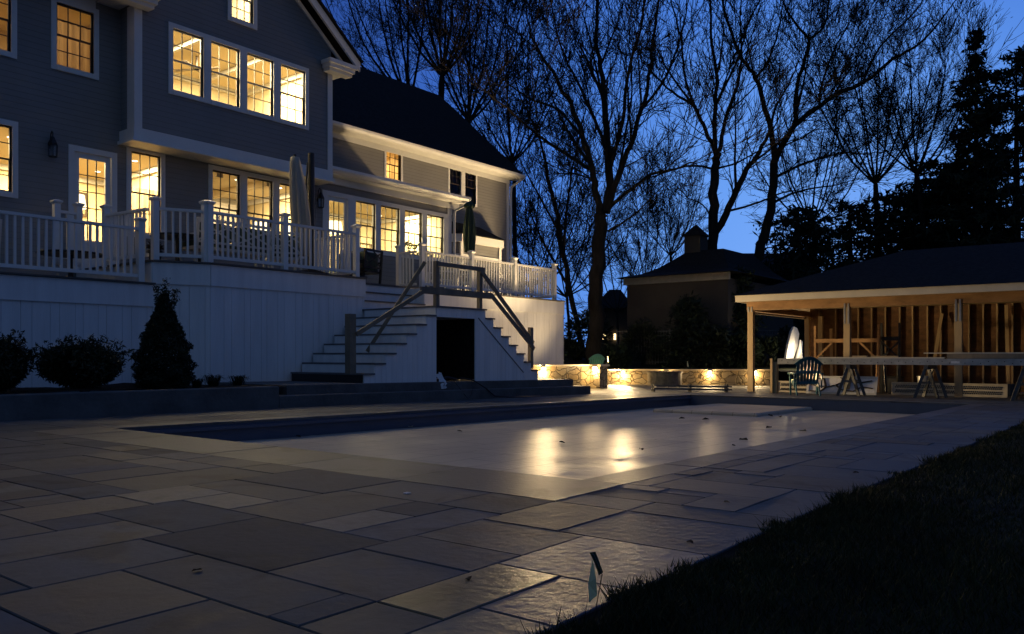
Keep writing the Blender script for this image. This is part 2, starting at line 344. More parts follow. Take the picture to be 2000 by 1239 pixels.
UX, UY, OX, OY = .1615, .1552, 1.262, 1.76
def patio():
    i0, i1, j0, j1 = int((-5 - OX) / UX), int((31 - OX) / UX), -2, int((16.5 - OY) / UY)
    occ = np.zeros((i1 - i0, j1 - j0), bool); stones = []
    def put(a, b, c, d, tint=None, sh=None):
        occ[a - i0:b - i0, c - j0:d - j0] = True; stones.append((a, b, c, d, tint, sh))
    # keep the pool, its coping and everything behind the foundation free
    ci0, ci1 = 16, int((PX1 + .45 - OX) / UX); cj0, cj1 = 6, int((PY1 + .35 - OY) / UY)
    occ[ci0 - i0:ci1 - i0, cj0 - j0:cj1 - j0] = True
    occ[:int((17.9 - OX) / UX) - i0, int((11.45 - OY) / UY) - j0:] = True
    B, T, P, D = (.080,.093,.110), (.100,.099,.095), (.084,.086,.090), (.066,.071,.078)
    G_ = (.092,.095,.096)
    hand = [(4,8,0,2,(.17,.14,.09),.22),(8,12,-2,2,(.10,.115,.14),.36),(5,8,-2,0,(.10,.10,.12),.30),(2,5,-2,0,(.15,.13,.10),.34),
            (4,7,2,6,B,None),(7,9,2,6,B,None),(9,12,2,6,B,None),(2,4,3,9,G_,None),(4,8,6,12,D,None),(8,11,8,10,(.14,.14,.148),None),
            (11,13,8,10,D,None),(8,13,6,8,(.13,.13,.138),None),(8,13,10,14,P,None),(13,16,9,14,B,None),(13,16,6,9,G_,None),
            (5,8,12,17,T,None),(0,5,12,15,G_,None),(3,5,15,17,P,None),(0,4,9,12,G_,None),(8,10,14,17,(.17,.15,.13),None),
            (7,10,17,20,(.175,.155,.13),None),(3,7,17,20,P,None),(10,12,14,20,P,None),(12,16,14,20,D,None),(12,16,3,6,D,None),
            (12,16,-2,3,B,None),(-1,2,5,9,P,None),(-2,2,0,5,P,None),(0,3,15,20,P,None),(6,8,20,23,T,None),(8,14,20,24,T,None)]
    for h in hand: put(*h)
    r = random.Random(11)
    sizes = [2, 3, 3, 4, 4, 5, 6]
    for j in range(j0, j1):
        for i in range(i0, i1):
            if occ[i - i0, j - j0]: continue
            w, h = r.choice(sizes), r.choice([2, 3, 3, 4, 5])
            ww = 0
            while ww < w and i + ww < i1 and not occ[i + ww - i0, j - j0]: ww += 1
            if ww < w and r.random() < .5 and ww > 3: ww = ww // 2 + 1
            hh = 0
            while hh < h and j + hh < j1 and not occ[i - i0:i + ww - i0, j + hh - j0].any(): hh += 1
            put(i, i + ww, j, j + hh)
    mb = MB(); tint = []; sheen = []
    pal = [B, T, P, D, G_, G_, B]
    def stone(x0, x1, y0, y1, c, s, g=.0028):
        g *= r.uniform(.75, 1.5)
        base = len(mb.f); dz = r.uniform(-.0015, .0015)
        x0 += g; x1 -= g; y0 += g; y1 -= g
        mb.bbox(x0, x1, y0, y1, -.03, dz, .004)
        k = r.uniform(.86, 1.26); c = tuple(min(1, v * k) for v in c)
        for _ in range(len(mb.f) - base): tint.append((*c, 1)); sheen.append(s)
    for a, b, c, d, t, s in stones:
        y0 = max(OY + c * UY, LAWN_Y - .02)
        stone(OX + a * UX, OX + b * UX, y0, OY + d * UY, t or r.choice(pal), s if s is not None else r.choice([.46, .5, .54, .6]))
    # coping slabs round the pool
    cx, cyy = OX + 16 * UX, OY + 6 * UY
    cp = (.118, .118, .116)
    y = cyy + .0
    ye = OY + cj1 * UY
    while y < ye - .1:
        h = min(r.uniform(1.1, 1.8), ye - y); h = ye - y if ye - y - h < .4 else h
        stone(cx, PX0 - .0 + .0, y, y + h, cp, .36, .003); y += h
    for (ya, yb) in ((cyy, PY0), (PY1, ye)):
        x = PX0
        xe = OX + ci1 * UX
        while x < xe - .1:
            h = min(r.uniform(1.1, 1.8), xe - x); h = xe - x if xe - x - h < .4 else h
            stone(x, x + h, ya, yb, cp, .38, .003); x += h
    y = PY0
    while y < PY1 - .1:
        h = min(1.5, PY1 - y); h = PY1 - y if PY1 - y - h < .4 else h
        stone(PX1, OX + ci1 * UX, y, y + h, cp, .4, .003); y += h
    mb.slope()
    o = mb.build('patio', M['paver'], fix=False); o['kind'] = 'structure'
    me = o.data
    ca_ = me.attributes.new('tint', 'FLOAT_COLOR', 'FACE'); ca_.data.foreach_set('color', np.array(tint, 'f').ravel())
    cb_ = me.attributes.new('sheen', 'FLOAT', 'FACE'); cb_.data.foreach_set('value', np.array(sheen, 'f'))
patio()

# pool: basin walls, cover sheet, spa shelf
pool = thing('swimming_pool', 'long rectangular in ground pool closed for winter, set in the paved terrace', 'pool', (PX0, PY0, 0))
mb = MB()
for x0, x1, y0, y1 in [(PX0-.02, PX1+.02, PY1+.01, PY1+.2), (PX0-.02, PX1+.02, PY0-.2, PY0-.01), (PX0-.2, PX0-.01, PY0-.2, PY1+.2), (PX1+.01, PX1+.2, PY0-.2, PY1+.2)]:
    n = 6 if x1 - x0 > 2 else 1
    for i in range(n):
        a, b_ = x0 + (x1-x0)*i/n, x0 + (x1-x0)*(i+1)/n
        mb.add([(a,y0,-1.2),(b_,y0,-1.2),(b_,y1,-1.2),(a,y1,-1.2),(a,y0,gz(a)-.032),(b_,y0,gz(b_)-.032),(b_,y1,gz(b_)-.032),(a,y1,gz(a)-.032)],
               [(0,3,2,1),(4,5,6,7),(0,1,5,4),(1,2,6,5),(2,3,7,6),(3,0,4,7)])
mb.build('basin', M['poolwall'], pool)
mb = MB()      # slim cover track under the far coping
for i in range(6):
    a, b_ = PX0 + (PX1-PX0)*i/6, PX0 + (PX1-PX0)*(i+1)/6
    mb.bar((a, PY1-.02, gz(a)-.075), (b_, PY1-.02, gz(b_)-.075), .05, .04)
mb.build('cover_track', M['poolwall'], pool)
SPX0, SPX1, SPY0, SPY1 = 15.9, PX1, 6.25, 8.55
mb = MB(); nx, ny = 180, 90
rn = np.random.RandomState(3)
waves = [(rn.uniform(.4, 5), rn.uniform(.4, 5), rn.uniform(0, 6.28), rn.uniform(.0004, .0016)) for _ in range(16)]
vs = []
for i in range(nx + 1):
    x = PX0 + (PX1 - PX0) * i / nx
    for j in range(ny + 1):
        y = PY0 + (PY1 - PY0) * j / ny
        z = gz(x) - .265 + sum(a * math.sin(kx * x + ky * y + ph) for kx, ky, ph, a in waves)
        for sx, dx in ((7.4, .0), (10.2, .0), (13.0, .0)):
            z += .008 * math.exp(-((x - sx - .06 * math.sin(y)) / .03) ** 2)
        z += .006 * math.exp(-((y - 4.2 - .15 * (x - 5)) / .02) ** 2) * (x < 9)
        vs.append((x, y, z))
fs = [(i*(ny+1)+j, (i+1)*(ny+1)+j, (i+1)*(ny+1)+j+1, i*(ny+1)+j+1) for i in range(nx) for j in range(ny)]
mb.add(vs, fs); mb.build('cover_sheet', M['cover'], pool, smooth=True)
mb = MB(); mb.bbox(SPX0, SPX1 - .01, SPY0, SPY1, -.5, -.19, .03); mb.slope(); mb.build('spa_shelf', M['cover'], pool)

# ------------------------------------------------------------------ foundation, planter
found = thing('stair_foundation', 'rough concrete two tier base under the grey stair, beside the pool', 'concrete base', (8.4, 11.5, 0))
MB().bbox(8.4, 17.95, 11.45, 14.0, -.4, .20, .012).slope().build('lower_tier', M['concrete'], found)
MB().bbox(8.75, 17.55, 11.72, 14.02, .20, .37, .012).slope().build('upper_tier', M['concrete'], found)
mb = MB(); mb.bbox(-6, 8.39, 11.45, 11.68, -.4, .36, .015).slope()
pw = mb.build('planter_wall', M['concrete']); tag(pw, 'low concrete retaining wall holding the dark shrub bed at left', 'retaining wall')
mb = MB(); nx = 60
vs = []
for i in range(nx + 1):
    x = -6 + 14.7 * i / nx
    for j in range(13):
        y = 11.68 + 2.85 * j / 12
        vs.append((x, y, .33 + gz(x) + .05 * math.sin(x * 2.1 + y) * math.sin(y * 3) + rng.uniform(-.012, .012)))
mb.add(vs, [(i*13+j, (i+1)*13+j, (i+1)*13+j+1, i*13+j+1) for i in range(nx) for j in range(12)])
tag(mb.build('planting_bed', M['soil']), None, None, kind='structure')

# ------------------------------------------------------------------ the deck
ZA, ZD = 2.14, 2.56
deck = thing('wooden_deck', 'raised two level deck with white board skirting behind the house', 'deck', (8, 14, 0))
def skirt_boards(name, p, q, z0, z1, fas=.42, parent=deck, ph=0, back=True):
    p, q = Vector(p), Vector(q); d = (q - p); Ln = d.length; d.normalize(); nrm = Vector((d.y, -d.x, 0))   # outward = right of the walk p->q
    mb = MB(); x = 0; k = ph
    while x < Ln - .01:
        w = min([.27, .15, .27, .15][k % 4] + .02 * math.sin(k * 7), Ln - x)
        a = p + d * (x + .003); b_ = p + d * (x + w - .003)
        A, B = a - nrm * .03, b_ - nrm * .03
        mb.add([(a.x,a.y,z0),(b_.x,b_.y,z0),(B.x,B.y,z0),(A.x,A.y,z0),(a.x,a.y,z1-fas),(b_.x,b_.y,z1-fas),(B.x,B.y,z1-fas),(A.x,A.y,z1-fas)],
               [(0,3,2,1),(4,5,6,7),(0,1,5,4),(1,2,6,5),(2,3,7,6),(3,0,4,7)])
        x += w; k += 1
    a, b_ = p - nrm * .032, q - nrm * .032
    mb.bar((a.x, a.y, (z0+z1)/2 - .05), (b_.x, b_.y, (z0+z1)/2 - .05), .02, z1 - z0 - .1)
    mb.build(name, M['skirt'], parent)
    f = MB()
    a, b_ = p + nrm * .012, q + nrm * .012
    f.bar((a.x, a.y, z1 - fas/2 - .012), (b_.x, b_.y, z1 - fas/2 - .012), .04, fas - .02)
    f.build('fascia_board', M['skirt'], parent)
    c = MB(); a, b_ = p + nrm * .03, q + nrm * .03
    c.bar((a.x, a.y, z1 + .0), (b_.x, b_.y, z1 + .0), .10, .03)
    c.build('edge_board', M['decking'], parent)
YB, YC, YA = 14.05, 15.0, 14.5
skirt_boards('skirting', (-6, YA, 0), (7.88, YA, 0), .25, ZA)
skirt_boards('skirting', (7.86, 14.48, 0), (8.75, YB, 0), .2, ZD, ph=1)
skirt_boards('skirting', (8.752, YB, 0), (12.6, YB, 0), .2, ZD, ph=2)
skirt_boards('skirting', (14.82, YC, 0), (21.9, YC, 0), .0, ZD, ph=3)
skirt_boards('skirting', (21.92, YC, 0), (21.92, 20.9, 0), .0, ZD, ph=3)
skirt_boards('skirting', (7.86, 17.45, 0), (7.86, 14.48, 0), 2.08, ZD, fas=.40)
mb = MB()
def planks(x0, x1, y0, y1, z):
    y = y0
    while y < y1 - .02:
        w = min(.14, y1 - y); mb.box(x0, x1, y, y + w - .005, z - .03, z); y += .14
planks(-6, 7.84, YA + .02, 17.48, ZA); planks(8.76, 12.58, YB + .02, YC, ZD - .001)
planks(7.88, 14.8, YC, 17.48, ZD); planks(14.8, 21.88, YC + .02, 17.48, ZD); planks(19.32, 21.88, 17.48, 20.88, ZD)
mb.add([(7.9, 14.5, ZD), (8.75, YB + .03, ZD), (8.75, YC, ZD), (7.9, YC, ZD)], [(0,1,2,3)])
mb.build('deck_boards', M['decking'], deck)
# upper three steps, from the stair landing to the deck
mb = MB(); rs = MB()
for k, (y, z) in enumerate(((14.32, 2.095), (14.66, 2.328))):
    mb.box(12.6, 14.82, y - .03, y + .36, z - .03, z); rs.box(12.6, 14.80, y, y + .03, z - .235, z - .03)
rs.box(12.6, 14.80, YC - .02, YC + .01, 2.328, ZD - .03); mb.box(12.6, 14.82, YC - .05, YC + .02, ZD - .03, ZD + .012)
rs.box(14.80, 14.83, 14.32, YC - .02, .3, 2.5)
mb.build('step_tread', M['decking'], deck); rs.build('step_riser', M['skirt'], deck)

# the two sided stair
stair = thing('deck_staircase', 'grey and white two sided stair rising from both sides to a middle landing', 'staircase', (13.3, 11.8, .3))
YS, ZL, LX0, LX1, RUN, RISE = 11.8, 1.862, 12.56, 14.14, .285, .197
def flight(sgn, xl):
    for k in range(1, 8):
        z = ZL - k * RISE
        a = xl + sgn * (k - 1) * RUN; b_ = xl + sgn * k * RUN
        x0, x1 = min(a, b_), max(a, b_)
        t = MB(); e = .03
        t.box(x0 - (e if sgn < 0 else -.032), x1 + (e if sgn > 0 else -.032), YS - .035, YB - .06 if sgn < 0 else 14.3, z - .032, z)
        t.build('tread', M['tread'], stair)
        # riser above this tread
        rr = MB(); xr = a
        rr.box(xr - (.02 if sgn < 0 else 0), xr + (.02 if sgn > 0 else 0), YS + .012, YB - .06 if sgn < 0 else 14.3, z, z + RISE - .032)
        rr.build('riser', M['skirt'], stair)
flight(-1, LX0); flight(1, LX1)
mb = MB(); mb.box(LX0 - .03, LX1 + .03, YS - .035, 14.31, ZL - .035, ZL); mb.build('landing', M['tread'], stair)
HX0, HX1, HZ1 = 12.57, 13.80, 1.63
sw = MB()
def col_boards(xa, xb, ztop, zbot):
    x = xa
    while x < xb - .005:
        w = min(.155, xb - x); a, b_ = x + .002, x + w - .002
        za, zb = ztop(a), ztop(b_)
        sw.add([(a,YS,zbot(a)),(b_,YS,zbot(b_)),(b_,YS+.03,zbot(b_)),(a,YS+.03,zbot(a)),(a,YS,za),(b_,YS,zb),(b_,YS+.03,zb),(a,YS+.03,za)],
               [(0,3,2,1),(4,5,6,7),(0,1,5,4),(1,2,6,5),(2,3,7,6),(3,0,4,7)]); x += w
for k in range(1, 8):
    z = ZL - k * RISE - .033
    bt = lambda x: .37 + gz(x)
    col_boards(LX0 - k * RUN, LX0 - (k - 1) * RUN, lambda x: z, bt)
    col_boards(LX1 + (k - 1) * RUN, LX1 + k * RUN, lambda x: z, bt)
col_boards(HX1, LX1, lambda x: ZL - .036, lambda x: .37 + gz(x))
col_boards(HX0, HX1, lambda x: ZL - .036, lambda x: HZ1)
sw.build('side_boards', M['skirt'], stair)
tr = MB()   # slanting trim lines beside the opening and the opening's inner walls
tr.bar((HX1 + .10, YS - .006, HZ1 + .02), (HX1 + 1.75, YS - .006, .42), .012, .02); 
tr.build('trim_strip', M['tread'], stair)
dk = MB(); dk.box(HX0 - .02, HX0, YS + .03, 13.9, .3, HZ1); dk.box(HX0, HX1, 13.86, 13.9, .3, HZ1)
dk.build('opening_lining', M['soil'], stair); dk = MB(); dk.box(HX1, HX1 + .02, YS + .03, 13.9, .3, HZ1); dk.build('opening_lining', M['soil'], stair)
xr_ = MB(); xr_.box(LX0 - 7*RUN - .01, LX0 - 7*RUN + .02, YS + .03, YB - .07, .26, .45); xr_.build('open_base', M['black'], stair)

def railing(name, label, pts, zd, returns=(), posts=None, loc=None, group='white balustrades round the decks', skip_first=False):
    r = thing(name, label, 'railing', (pts[0][0], pts[0][1], zd), group)
    for i, p in enumerate(pts):
        if i == 0 and skip_first: continue
        b = MB(); b.box(p[0]-.055, p[0]+.055, p[1]-.055, p[1]+.055, zd - .02, zd + 1.12); po = b.build('post', M['trim'], r)
        c = MB(); c.add([(p[0]+sx*w, p[1]+sy*w, z) for z, w in ((zd+1.12, .062), (zd+1.15, .085), (zd+1.175, .085), (zd+1.2, .03)) for sx, sy in ((-1,-1),(1,-1),(1,1),(-1,1))],
                        [(4*k+a, 4*k+(a+1)%4, 4*k+4+(a+1)%4, 4*k+4+a) for k in range(3) for a in range(4)] + [(3,2,1,0), (12,13,14,15)])
        c.build('post_cap', M['trim'], po)
    for p, q in zip(pts[:-1], pts[1:]):
        a, b_ = Vector((*p, 0)), Vector((*q, 0)); d = (b_ - a); Ln = d.length; d.normalize()
        a2, b2 = a + d * .055, b_ - d * .055
        MB().bar((a2.x, a2.y, zd + .98), (b2.x, b2.y, zd + .98), .075, .05).build('top_rail', M['trim'], r)
        MB().bar((a2.x, a2.y, zd + .13), (b2.x, b2.y, zd + .13), .05, .06).build('bottom_rail', M['trim'], r)
        n = max(1, round((Ln - .11) / .118)); 
        for k in range(1, n):
            c = a2 + (b2 - a2) * k / n
            MB().bar((c.x, c.y, zd + .16), (c.x, c.y, zd + .955), .038, .038, up=d).build('baluster', M['trim'], r)
    return r
railing('deck_railing', 'white front railing of the main deck, left of the stair', [(8.78, YB+.08), (10.49, YB+.08), (12.42, YB+.08)], ZD)
railing('deck_railing', 'short white railing returning from the stair head towards the sunroom', [(12.42, YB+.20), (12.42, 15.6)], ZD, skip_first=True)
railing('deck_railing', 'short angled white railing across the corner of the main deck', [(7.94, 14.56), (8.72, 14.17)], ZD, skip_first=False)
railing('deck_railing', 'white side railing between the main deck and the lower left deck', [(7.90, 14.68), (7.78, 16.1)], ZD, skip_first=True)
railing('deck_railing', 'dim white railing along the front of the lower left deck', [(2.6, YA+.06), (5.15, YA+.06), (7.66, YA+.06)], ZA)
railing('deck_railing', 'long brightly lit white railing on the right hand deck', [(15.5, YC+.08), (17.48, YC+.08), (19.44, YC+.08), (21.5, YC+.08)], ZD)
railing('deck_railing', 'white railing along the right end of the right hand deck', [(21.55, YC+.2), (21.55, 17.9), (21.55, 20.7)], ZD, skip_first=True)
railing('deck_railing', 'short white railing closing the left end of the right hand deck', [(15.46, YC+.2), (15.46, 15.9)], ZD, skip_first=True)
railing('deck_railing', 'short white railing beside the back door steps', [(6.95, 16.3), (7.35, 16.3)], ZD)

# rough lumber hand rails on the stair
hr = thing('temporary_handrail', 'rough lumber guard rail across the stair landing and down its right flight', 'handrail', (13.1, 11.85, ZL))
yh = 11.87
for x, z0, z1, w in ((12.33 + .3, ZL, 2.80, .10), (14.03, ZL, 2.72, .09), (15.93, .50, 1.50, .10)):
    MB().box(x - w/2, x + w/2, yh - .045, yh + .045, z0, z1).build('post', M['lumber'], hr)
MB().bar((12.60, yh - .065, 2.735), (14.12, yh - .065, 2.735), .035, .09).build('rail', M['lumber'], hr)
MB().bar((12.10, yh - .065, 2.16), (14.35, yh - .065, 2.16), .038, .14).build('rail', M['lumber'], hr)
MB().bar((14.00, yh - .068, 2.70), (15.95, yh - .068, 1.12), .038, .09).build('rail', M['lumber'], hr)
MB().bar((14.33, yh - .07, 2.20), (15.98, yh - .07, .98), .04, .09).build('rail', M['lumber'], hr)
np_ = MB().box(10.22, 10.37, yh - .07, yh + .07, .48, 1.60)
tag(np_.build('newel_post', M['lumber']), 'square lumber post standing alone at the foot of the left flight', 'post')
lb = MB().bar((12.12, yh - .09, 2.12), (10.36, yh - .09, 1.22), .035, .085)
tag(lb.build('loose_board', M['lumber']), 'loose board slanting from the landing rail down to the foot post', 'board')
a_, b_2 = on_y(830, 512, 11.98), on_y(717, 687, 12.6)
tag(MB().bar(a_, b_2, .035, .075).build('loose_board', M['lumber']), 'steeper loose board leaning from the landing post top onto the treads', 'board')

# ------------------------------------------------------------------ the house
YH, YBU, YW = 17.5, 16.9, 20.9
house = thing('house', 'large grey clapboard house with white trim and warmly lit windows', 'house', (12, 17.5, 0))
def wall_y(mb, Y, x0, x1, z0, z1, holes, th=.14):
    xs = sorted({x0, x1, *[h[0] for h in holes], *[h[1] for h in holes]}); zs = sorted({z0, z1, *[h[2] for h in holes], *[h[3] for h in holes]})
    for a, b_ in zip(xs[:-1], xs[1:]):
        run = None
        for c, d in zip(zs[:-1], zs[1:]):
            mx, mz = (a + b_)/2, (c + d)/2
            inside = any(h[0] < mx < h[1] and h[2] < mz < h[3] for h in holes)
            if not inside: run = (run[0], d) if run else (c, d)
            if inside and run: mb.box(a, b_, Y, Y + th, *run); run = None
        if run: mb.box(a, b_, Y, Y + th, *run)
def sash_window(Y, x0, x1, z0, z1, cols=3, rows=2, dark=True, parent=house, trim=.105, label=None, frame=True, lit=True):
    """x0..x1, z0..z1 is the glazed opening; two sashes each cols x rows"""
    sm = M['sash'] if dark else M['wsash']
    fr = MB(); y = Y - .022
    if frame:
        fr.box(x0-trim, x0, y, Y+.10, z0-trim, z1+trim); fr.box(x1, x1+trim, y, Y+.10, z0-trim, z1+trim)
        fr.box(x0, x1, y, Y+.10, z1, z1+trim); fr.box(x0, x1, y-.015, Y+.10, z0-trim, z0)
    else:
        fr.box(x0-.02, x0, Y+.02, Y+.1, z0, z1); fr.box(x1, x1+.02, Y+.02, Y+.1, z0, z1)
    w = fr.build('window', M['trim'], parent)
    sb = MB(); zm = (z0 + z1)/2; b_ = .035
    for (za, zb, yy) in ((z0, zm+.02, Y+.06), (zm-.02, z1, Y+.035)):
        sb.box(x0, x0+b_, yy, yy+.03, za, zb); sb.box(x1-b_, x1, yy, yy+.03, za, zb)
        sb.box(x0+b_, x1-b_, yy, yy+.03, za, za+b_); sb.box(x0+b_, x1-b_, yy, yy+.03, zb-b_, zb)
        for i in range(1, cols):
            x = x0 + (x1-x0)*i/cols; sb.box(x-.009, x+.009, yy+.004, yy+.024, za+b_, zb-b_)
        for i in range(1, rows):
            z = za + (zb-za)*i/rows; sb.box(x0+b_, x1-b_, yy+.006, yy+.022, z-.009, z+.009)
    sb.build('sash', sm, w)
    MB().add([(x0,Y+.05,z0),(x1,Y+.05,z0),(x1,Y+.05,z1),(x0,Y+.05,z1)], [(0,1,2,3)]).build('pane', M['glass'], w, fix=False)
    return w
def glazed_door(Y, x0, x1, z0, z1, gx0, gx1, gz0, gz1, cols=3, rows=5, trim=.12):
    d = MB()
    d.box(x0, gx0, Y+.03, Y+.08, z0, z1); d.box(gx1, x1, Y+.03, Y+.08, z0, z1)
    d.box(gx0, gx1, Y+.03, Y+.08, gz1, z1); d.box(gx0, gx1, Y+.03, Y+.08, z0, gz0)
    do = d.build('door', M['trim'], house)
    f = MB(); f.box(x0-trim, x0-.005, Y-.02, Y+.1, z0, z1+trim); f.box(x1+.005, x1+trim, Y-.02, Y+.1, z0, z1+trim); f.box(x0-.005, x1+.005, Y-.02, Y+.1, z1+.005, z1+trim)
    f.build('frame', M['trim'], do)
    g = MB()
    for i in range(1, cols): x = gx0+(gx1-gx0)*i/cols; g.box(x-.009, x+.009, Y+.04, Y+.065, gz0, gz1)
    for i in range(1, rows): z = gz0+(gz1-gz0)*i/rows; g.box(gx0, gx1, Y+.042, Y+.063, z-.009, z+.009)
    g.build('muntin', M['sash'], do)
    MB().add([(gx0,Y+.053,gz0),(gx1,Y+.053,gz0),(gx1,Y+.053,gz1),(gx0,Y+.053,gz1)], [(0,1,2,3)]).build('pane', M['glass'], do, fix=False)
    k = MB(); k.lathe((x0+.07, Y-.01, z0+1.0), [(.028, -.03), (.034, 0), (.028, .03)], 10); k.lathe((x0+.07, Y-.01, z0+1.18), [(.02, -.02), (.026, 0), (.02, .02)], 10)
    k.bar((x0+.07, Y-.01, z0+1.0), (x0+.07, Y+.04, z0+1.0), .02, .02); k.bar((x0+.07, Y-.01, z0+1.18), (x0+.07, Y+.04, z0+1.18), .015, .015)
    k.build('handle', M['black'], do)
    return do
# openings, first floor of the main wall
op1 = [(5.55, 6.64, 3.99, 5.27), (7.80, 8.58, 2.6, 5.03), (9.0, 9.67, 3.5, 5.26), (10.95, 11.69, 3.45, 5.20), (11.89, 12.63, 3.45, 5.20), (12.83, 13.55, 3.45, 5.20)]
op2 = [(5.55, 6.62, 6.70, 7.95), (7.46, 8.20, 6.70, 7.97)]
opS = [(14.36, 15.08, 2.6, 5.12), (15.35, 16.09, 3.82, 5.13), (16.29, 17.04, 3.82, 5.13), (17.25, 17.98, 3.82, 5.13), (18.19, 18.94, 3.82, 5.13)]
mb = MB(); wall_y(mb, YH, -6, 14.2, 1.9, 8.25, op1 + op2 + [(8.93, 13.86, 5.64, 8.25)])
mb.build('wall', M['siding'], house)
mb = MB(); wall_y(mb, YH - .001, 14.2, 19.29, 1.9, 5.72, opS); mb.box(19.15, 19.289, YH+.139, YW, 1.9, 5.72)
mb.build('sunroom_wall', M['siding'], house)
op3 = [(9.62, 10.35, 6.62, 7.97), (10.54, 11.28, 6.62, 7.97), (11.48, 12.22, 6.62, 7.97), (12.43, 13.17, 6.62, 7.97), (11.07, 11.65, 8.68, 9.75)]
mb = MB(); wall_y(mb, YBU, 8.78, 14.0, 5.62, 8.4, op3[:4])
# gable above the bump out, with the little window cut in
GX, GZ = 11.38, 8.4
def rk(x): return 11.05 - .81 * abs(x - GX)
for a, b_, zb in ((8.78, 11.07, 8.4), (11.65, 14.0, 8.4), (11.07, GX, 9.75), (GX, 11.65, 9.75)):
    mb.prism([(a, zb), (b_, zb), (b_, max(zb+.001, rk(b_))), (a, max(zb+.001, rk(a)))], 'y', YBU + .0, YBU + .14)
mb.box(11.07, 11.65, YBU, YBU+.14, 8.4, 8.68)
mb.box(8.78, 8.92, YBU + .14, YH, 5.62, 8.4); mb.box(13.86, 14.0, YBU + .14, YW + .1, 5.62, 8.4)
mb.build('bump_out_wall', M['siding'], house)
mb = MB(); mb.box(8.74, 14.04, YBU - .03, YH - .002, 5.40, 5.62); mb.box(8.70, 14.08, YBU - .06, YH - .002, 5.33, 5.40)
mb.box(8.75, 8.92, YBU - .025, YBU + .12, 5.62, 8.2); mb.box(13.88, 14.03, YBU - .025, YBU + .12, 5.62, 8.2)
mb.box(8.76, 8.779, YBU + .12, YBU + .3, 5.62, 8.2); mb.box(14.001, 14.02, YBU + .12, YBU + .3, 5.62, 8.2)
mb.build('bump_out_trim', M['trim'], house)
# eave returns and rake boards of the gable
for sx in (-1, 1):
    r_ = MB(); xa = 8.78 if sx < 0 else 14.0; x0, x1 = sorted((xa - sx*.35, xa + sx*.55))
    r_.box(x0, x1, YBU - .40, YBU - .03, 8.30, 8.40); r_.box(x0 + .04, x1 - .04, YBU - .35, YBU - .03, 8.20, 8.30); r_.box(x0+.08, x1-.08, YBU-.28, YBU-.03, 8.12, 8.20)
    if sx > 0: r_.box(14.05, 14.5, YBU - .03, YW + .2, 8.22, 8.38)
    else: r_.box(8.26, 8.74, YBU - .03, YH + .1, 8.22, 8.38)
    r_.build('eave_return', M['trim'], house)
    k = MB(); ex = GX + sx * 3.3; zt = lambda x: 11.22 - .81 * abs(x - GX)
    pts = [(GX, zt(GX)), (ex, zt(ex)), (ex, zt(ex) - .24), (GX, zt(GX) - .24)]
    k.prism(pts, 'y', YBU - .36, YBU - .30)
    k.prism([(GX, zt(GX) - .242), (ex - sx*.25, zt(ex - sx*.25) - .242), (ex - sx*.25, zt(ex-sx*.25) - .36), (GX, zt(GX) - .36)], 'y', YBU - .05, YBU - .005)
    k.build('rake_board', M['trim'], house)
mb = MB()
for sx in (-1, 1):
    ex = GX + sx * 3.34; z0 = 11.24 - .81 * 3.34
    mb.prism([(GX, 11.24), (ex, z0), (ex, z0 + .06), (GX, 11.31)], 'y', YBU - .42, 24)
mb.build('gable_roof', M['shingle'], house)
# main roof left of the gable
mb = MB(); mb.prism([(17.02, 8.42), (17.02, 8.36), (23, 12.6), (23, 12.7)], 'x', -6, 9.6); mb.prism([(23, 12.6), (23, 12.7), (29, 8.4), (29, 8.36)], 'x', -6, 14)
mb.build('roof', M['shingle'], house)
mb = MB(); mb.box(-6, 8.24, 17.0, 17.49, 8.24, 8.35); mb.box(-6, 8.24, 17.49, 17.52, 8.0, 8.24); mb.build('soffit', M['trim'], house)
# sunroom roof, gutter, trim
mb = MB(); mb.prism([(17.08, 5.80), (17.08, 5.75), (YW, 6.55), (YW, 6.62)], 'x', 14.04, 19.62); mb.build('sunroom_roof', M['shingle'], house)
mb = MB(); mb.box(14.04, 19.6, 17.12, 17.5, 5.62, 5.745); mb.box(14.04, 19.6, 17.43, 17.498, 5.44, 5.62); mb.prism([(17.12, 5.79), (16.98, 5.79), (16.98, 5.72), (17.03, 5.66), (17.12, 5.64)], 'x', 14.04, 19.66)
mb.box(19.29, 19.6, 17.5, YW, 5.62, 5.745)
mb.build('sunroom_eave', M['trim'], house)
mb = MB()
xs = [14.2] + [v for o in opS for v in (o[0], o[1])] + [19.29]
for a, b_ in zip(xs[0::2], xs[1::2]): mb.box(a, b_, YH - .025, YH - .002, 2.6, 5.13)
mb.box(14.2, 19.29, YH - .024, YH - .002, 5.13, 5.24); mb.box(15.12, 19.1, YH - .04, YH - .003, 3.72, 3.82)
for o in opS[1:]: mb.box(o[0]-.01, o[1]+.01, YH-.03, YH-.003, 3.70, 3.73)
mb.box(19.12, 19.31, YH - .026, YH + .1, 5.24, 5.44); mb.box(19.29, 19.31, YH - .0, YH + .15, 2.6, 5.6)
mb.build('sunroom_trim', M['trim'], house)
sp = MB(); 
for a, b_ in ((15.15, 19.05),): sp.box(a, b_, YH - .035, YH - .026, 2.62, 3.70)
sp.build('sunroom_apron', M['siding'], house)
for o in opS[1:]: sash_window(YH, *o, frame=False)
glazed_door(YH, 14.37, 15.07, 2.6, 5.11, 14.46, 14.98, 3.0, 5.0)
glazed_door(YH, 7.81, 8.57, 2.6, 5.02, 7.92, 8.46, 3.22, 4.91)
sash_window(YH, *op1[0]); sash_window(YH, *op1[2])
for o in op1[3:]: sash_window(YH, *o)
for o in op2: sash_window(YH, *o)
for o in op3: sash_window(YBU, *o, dark=False)
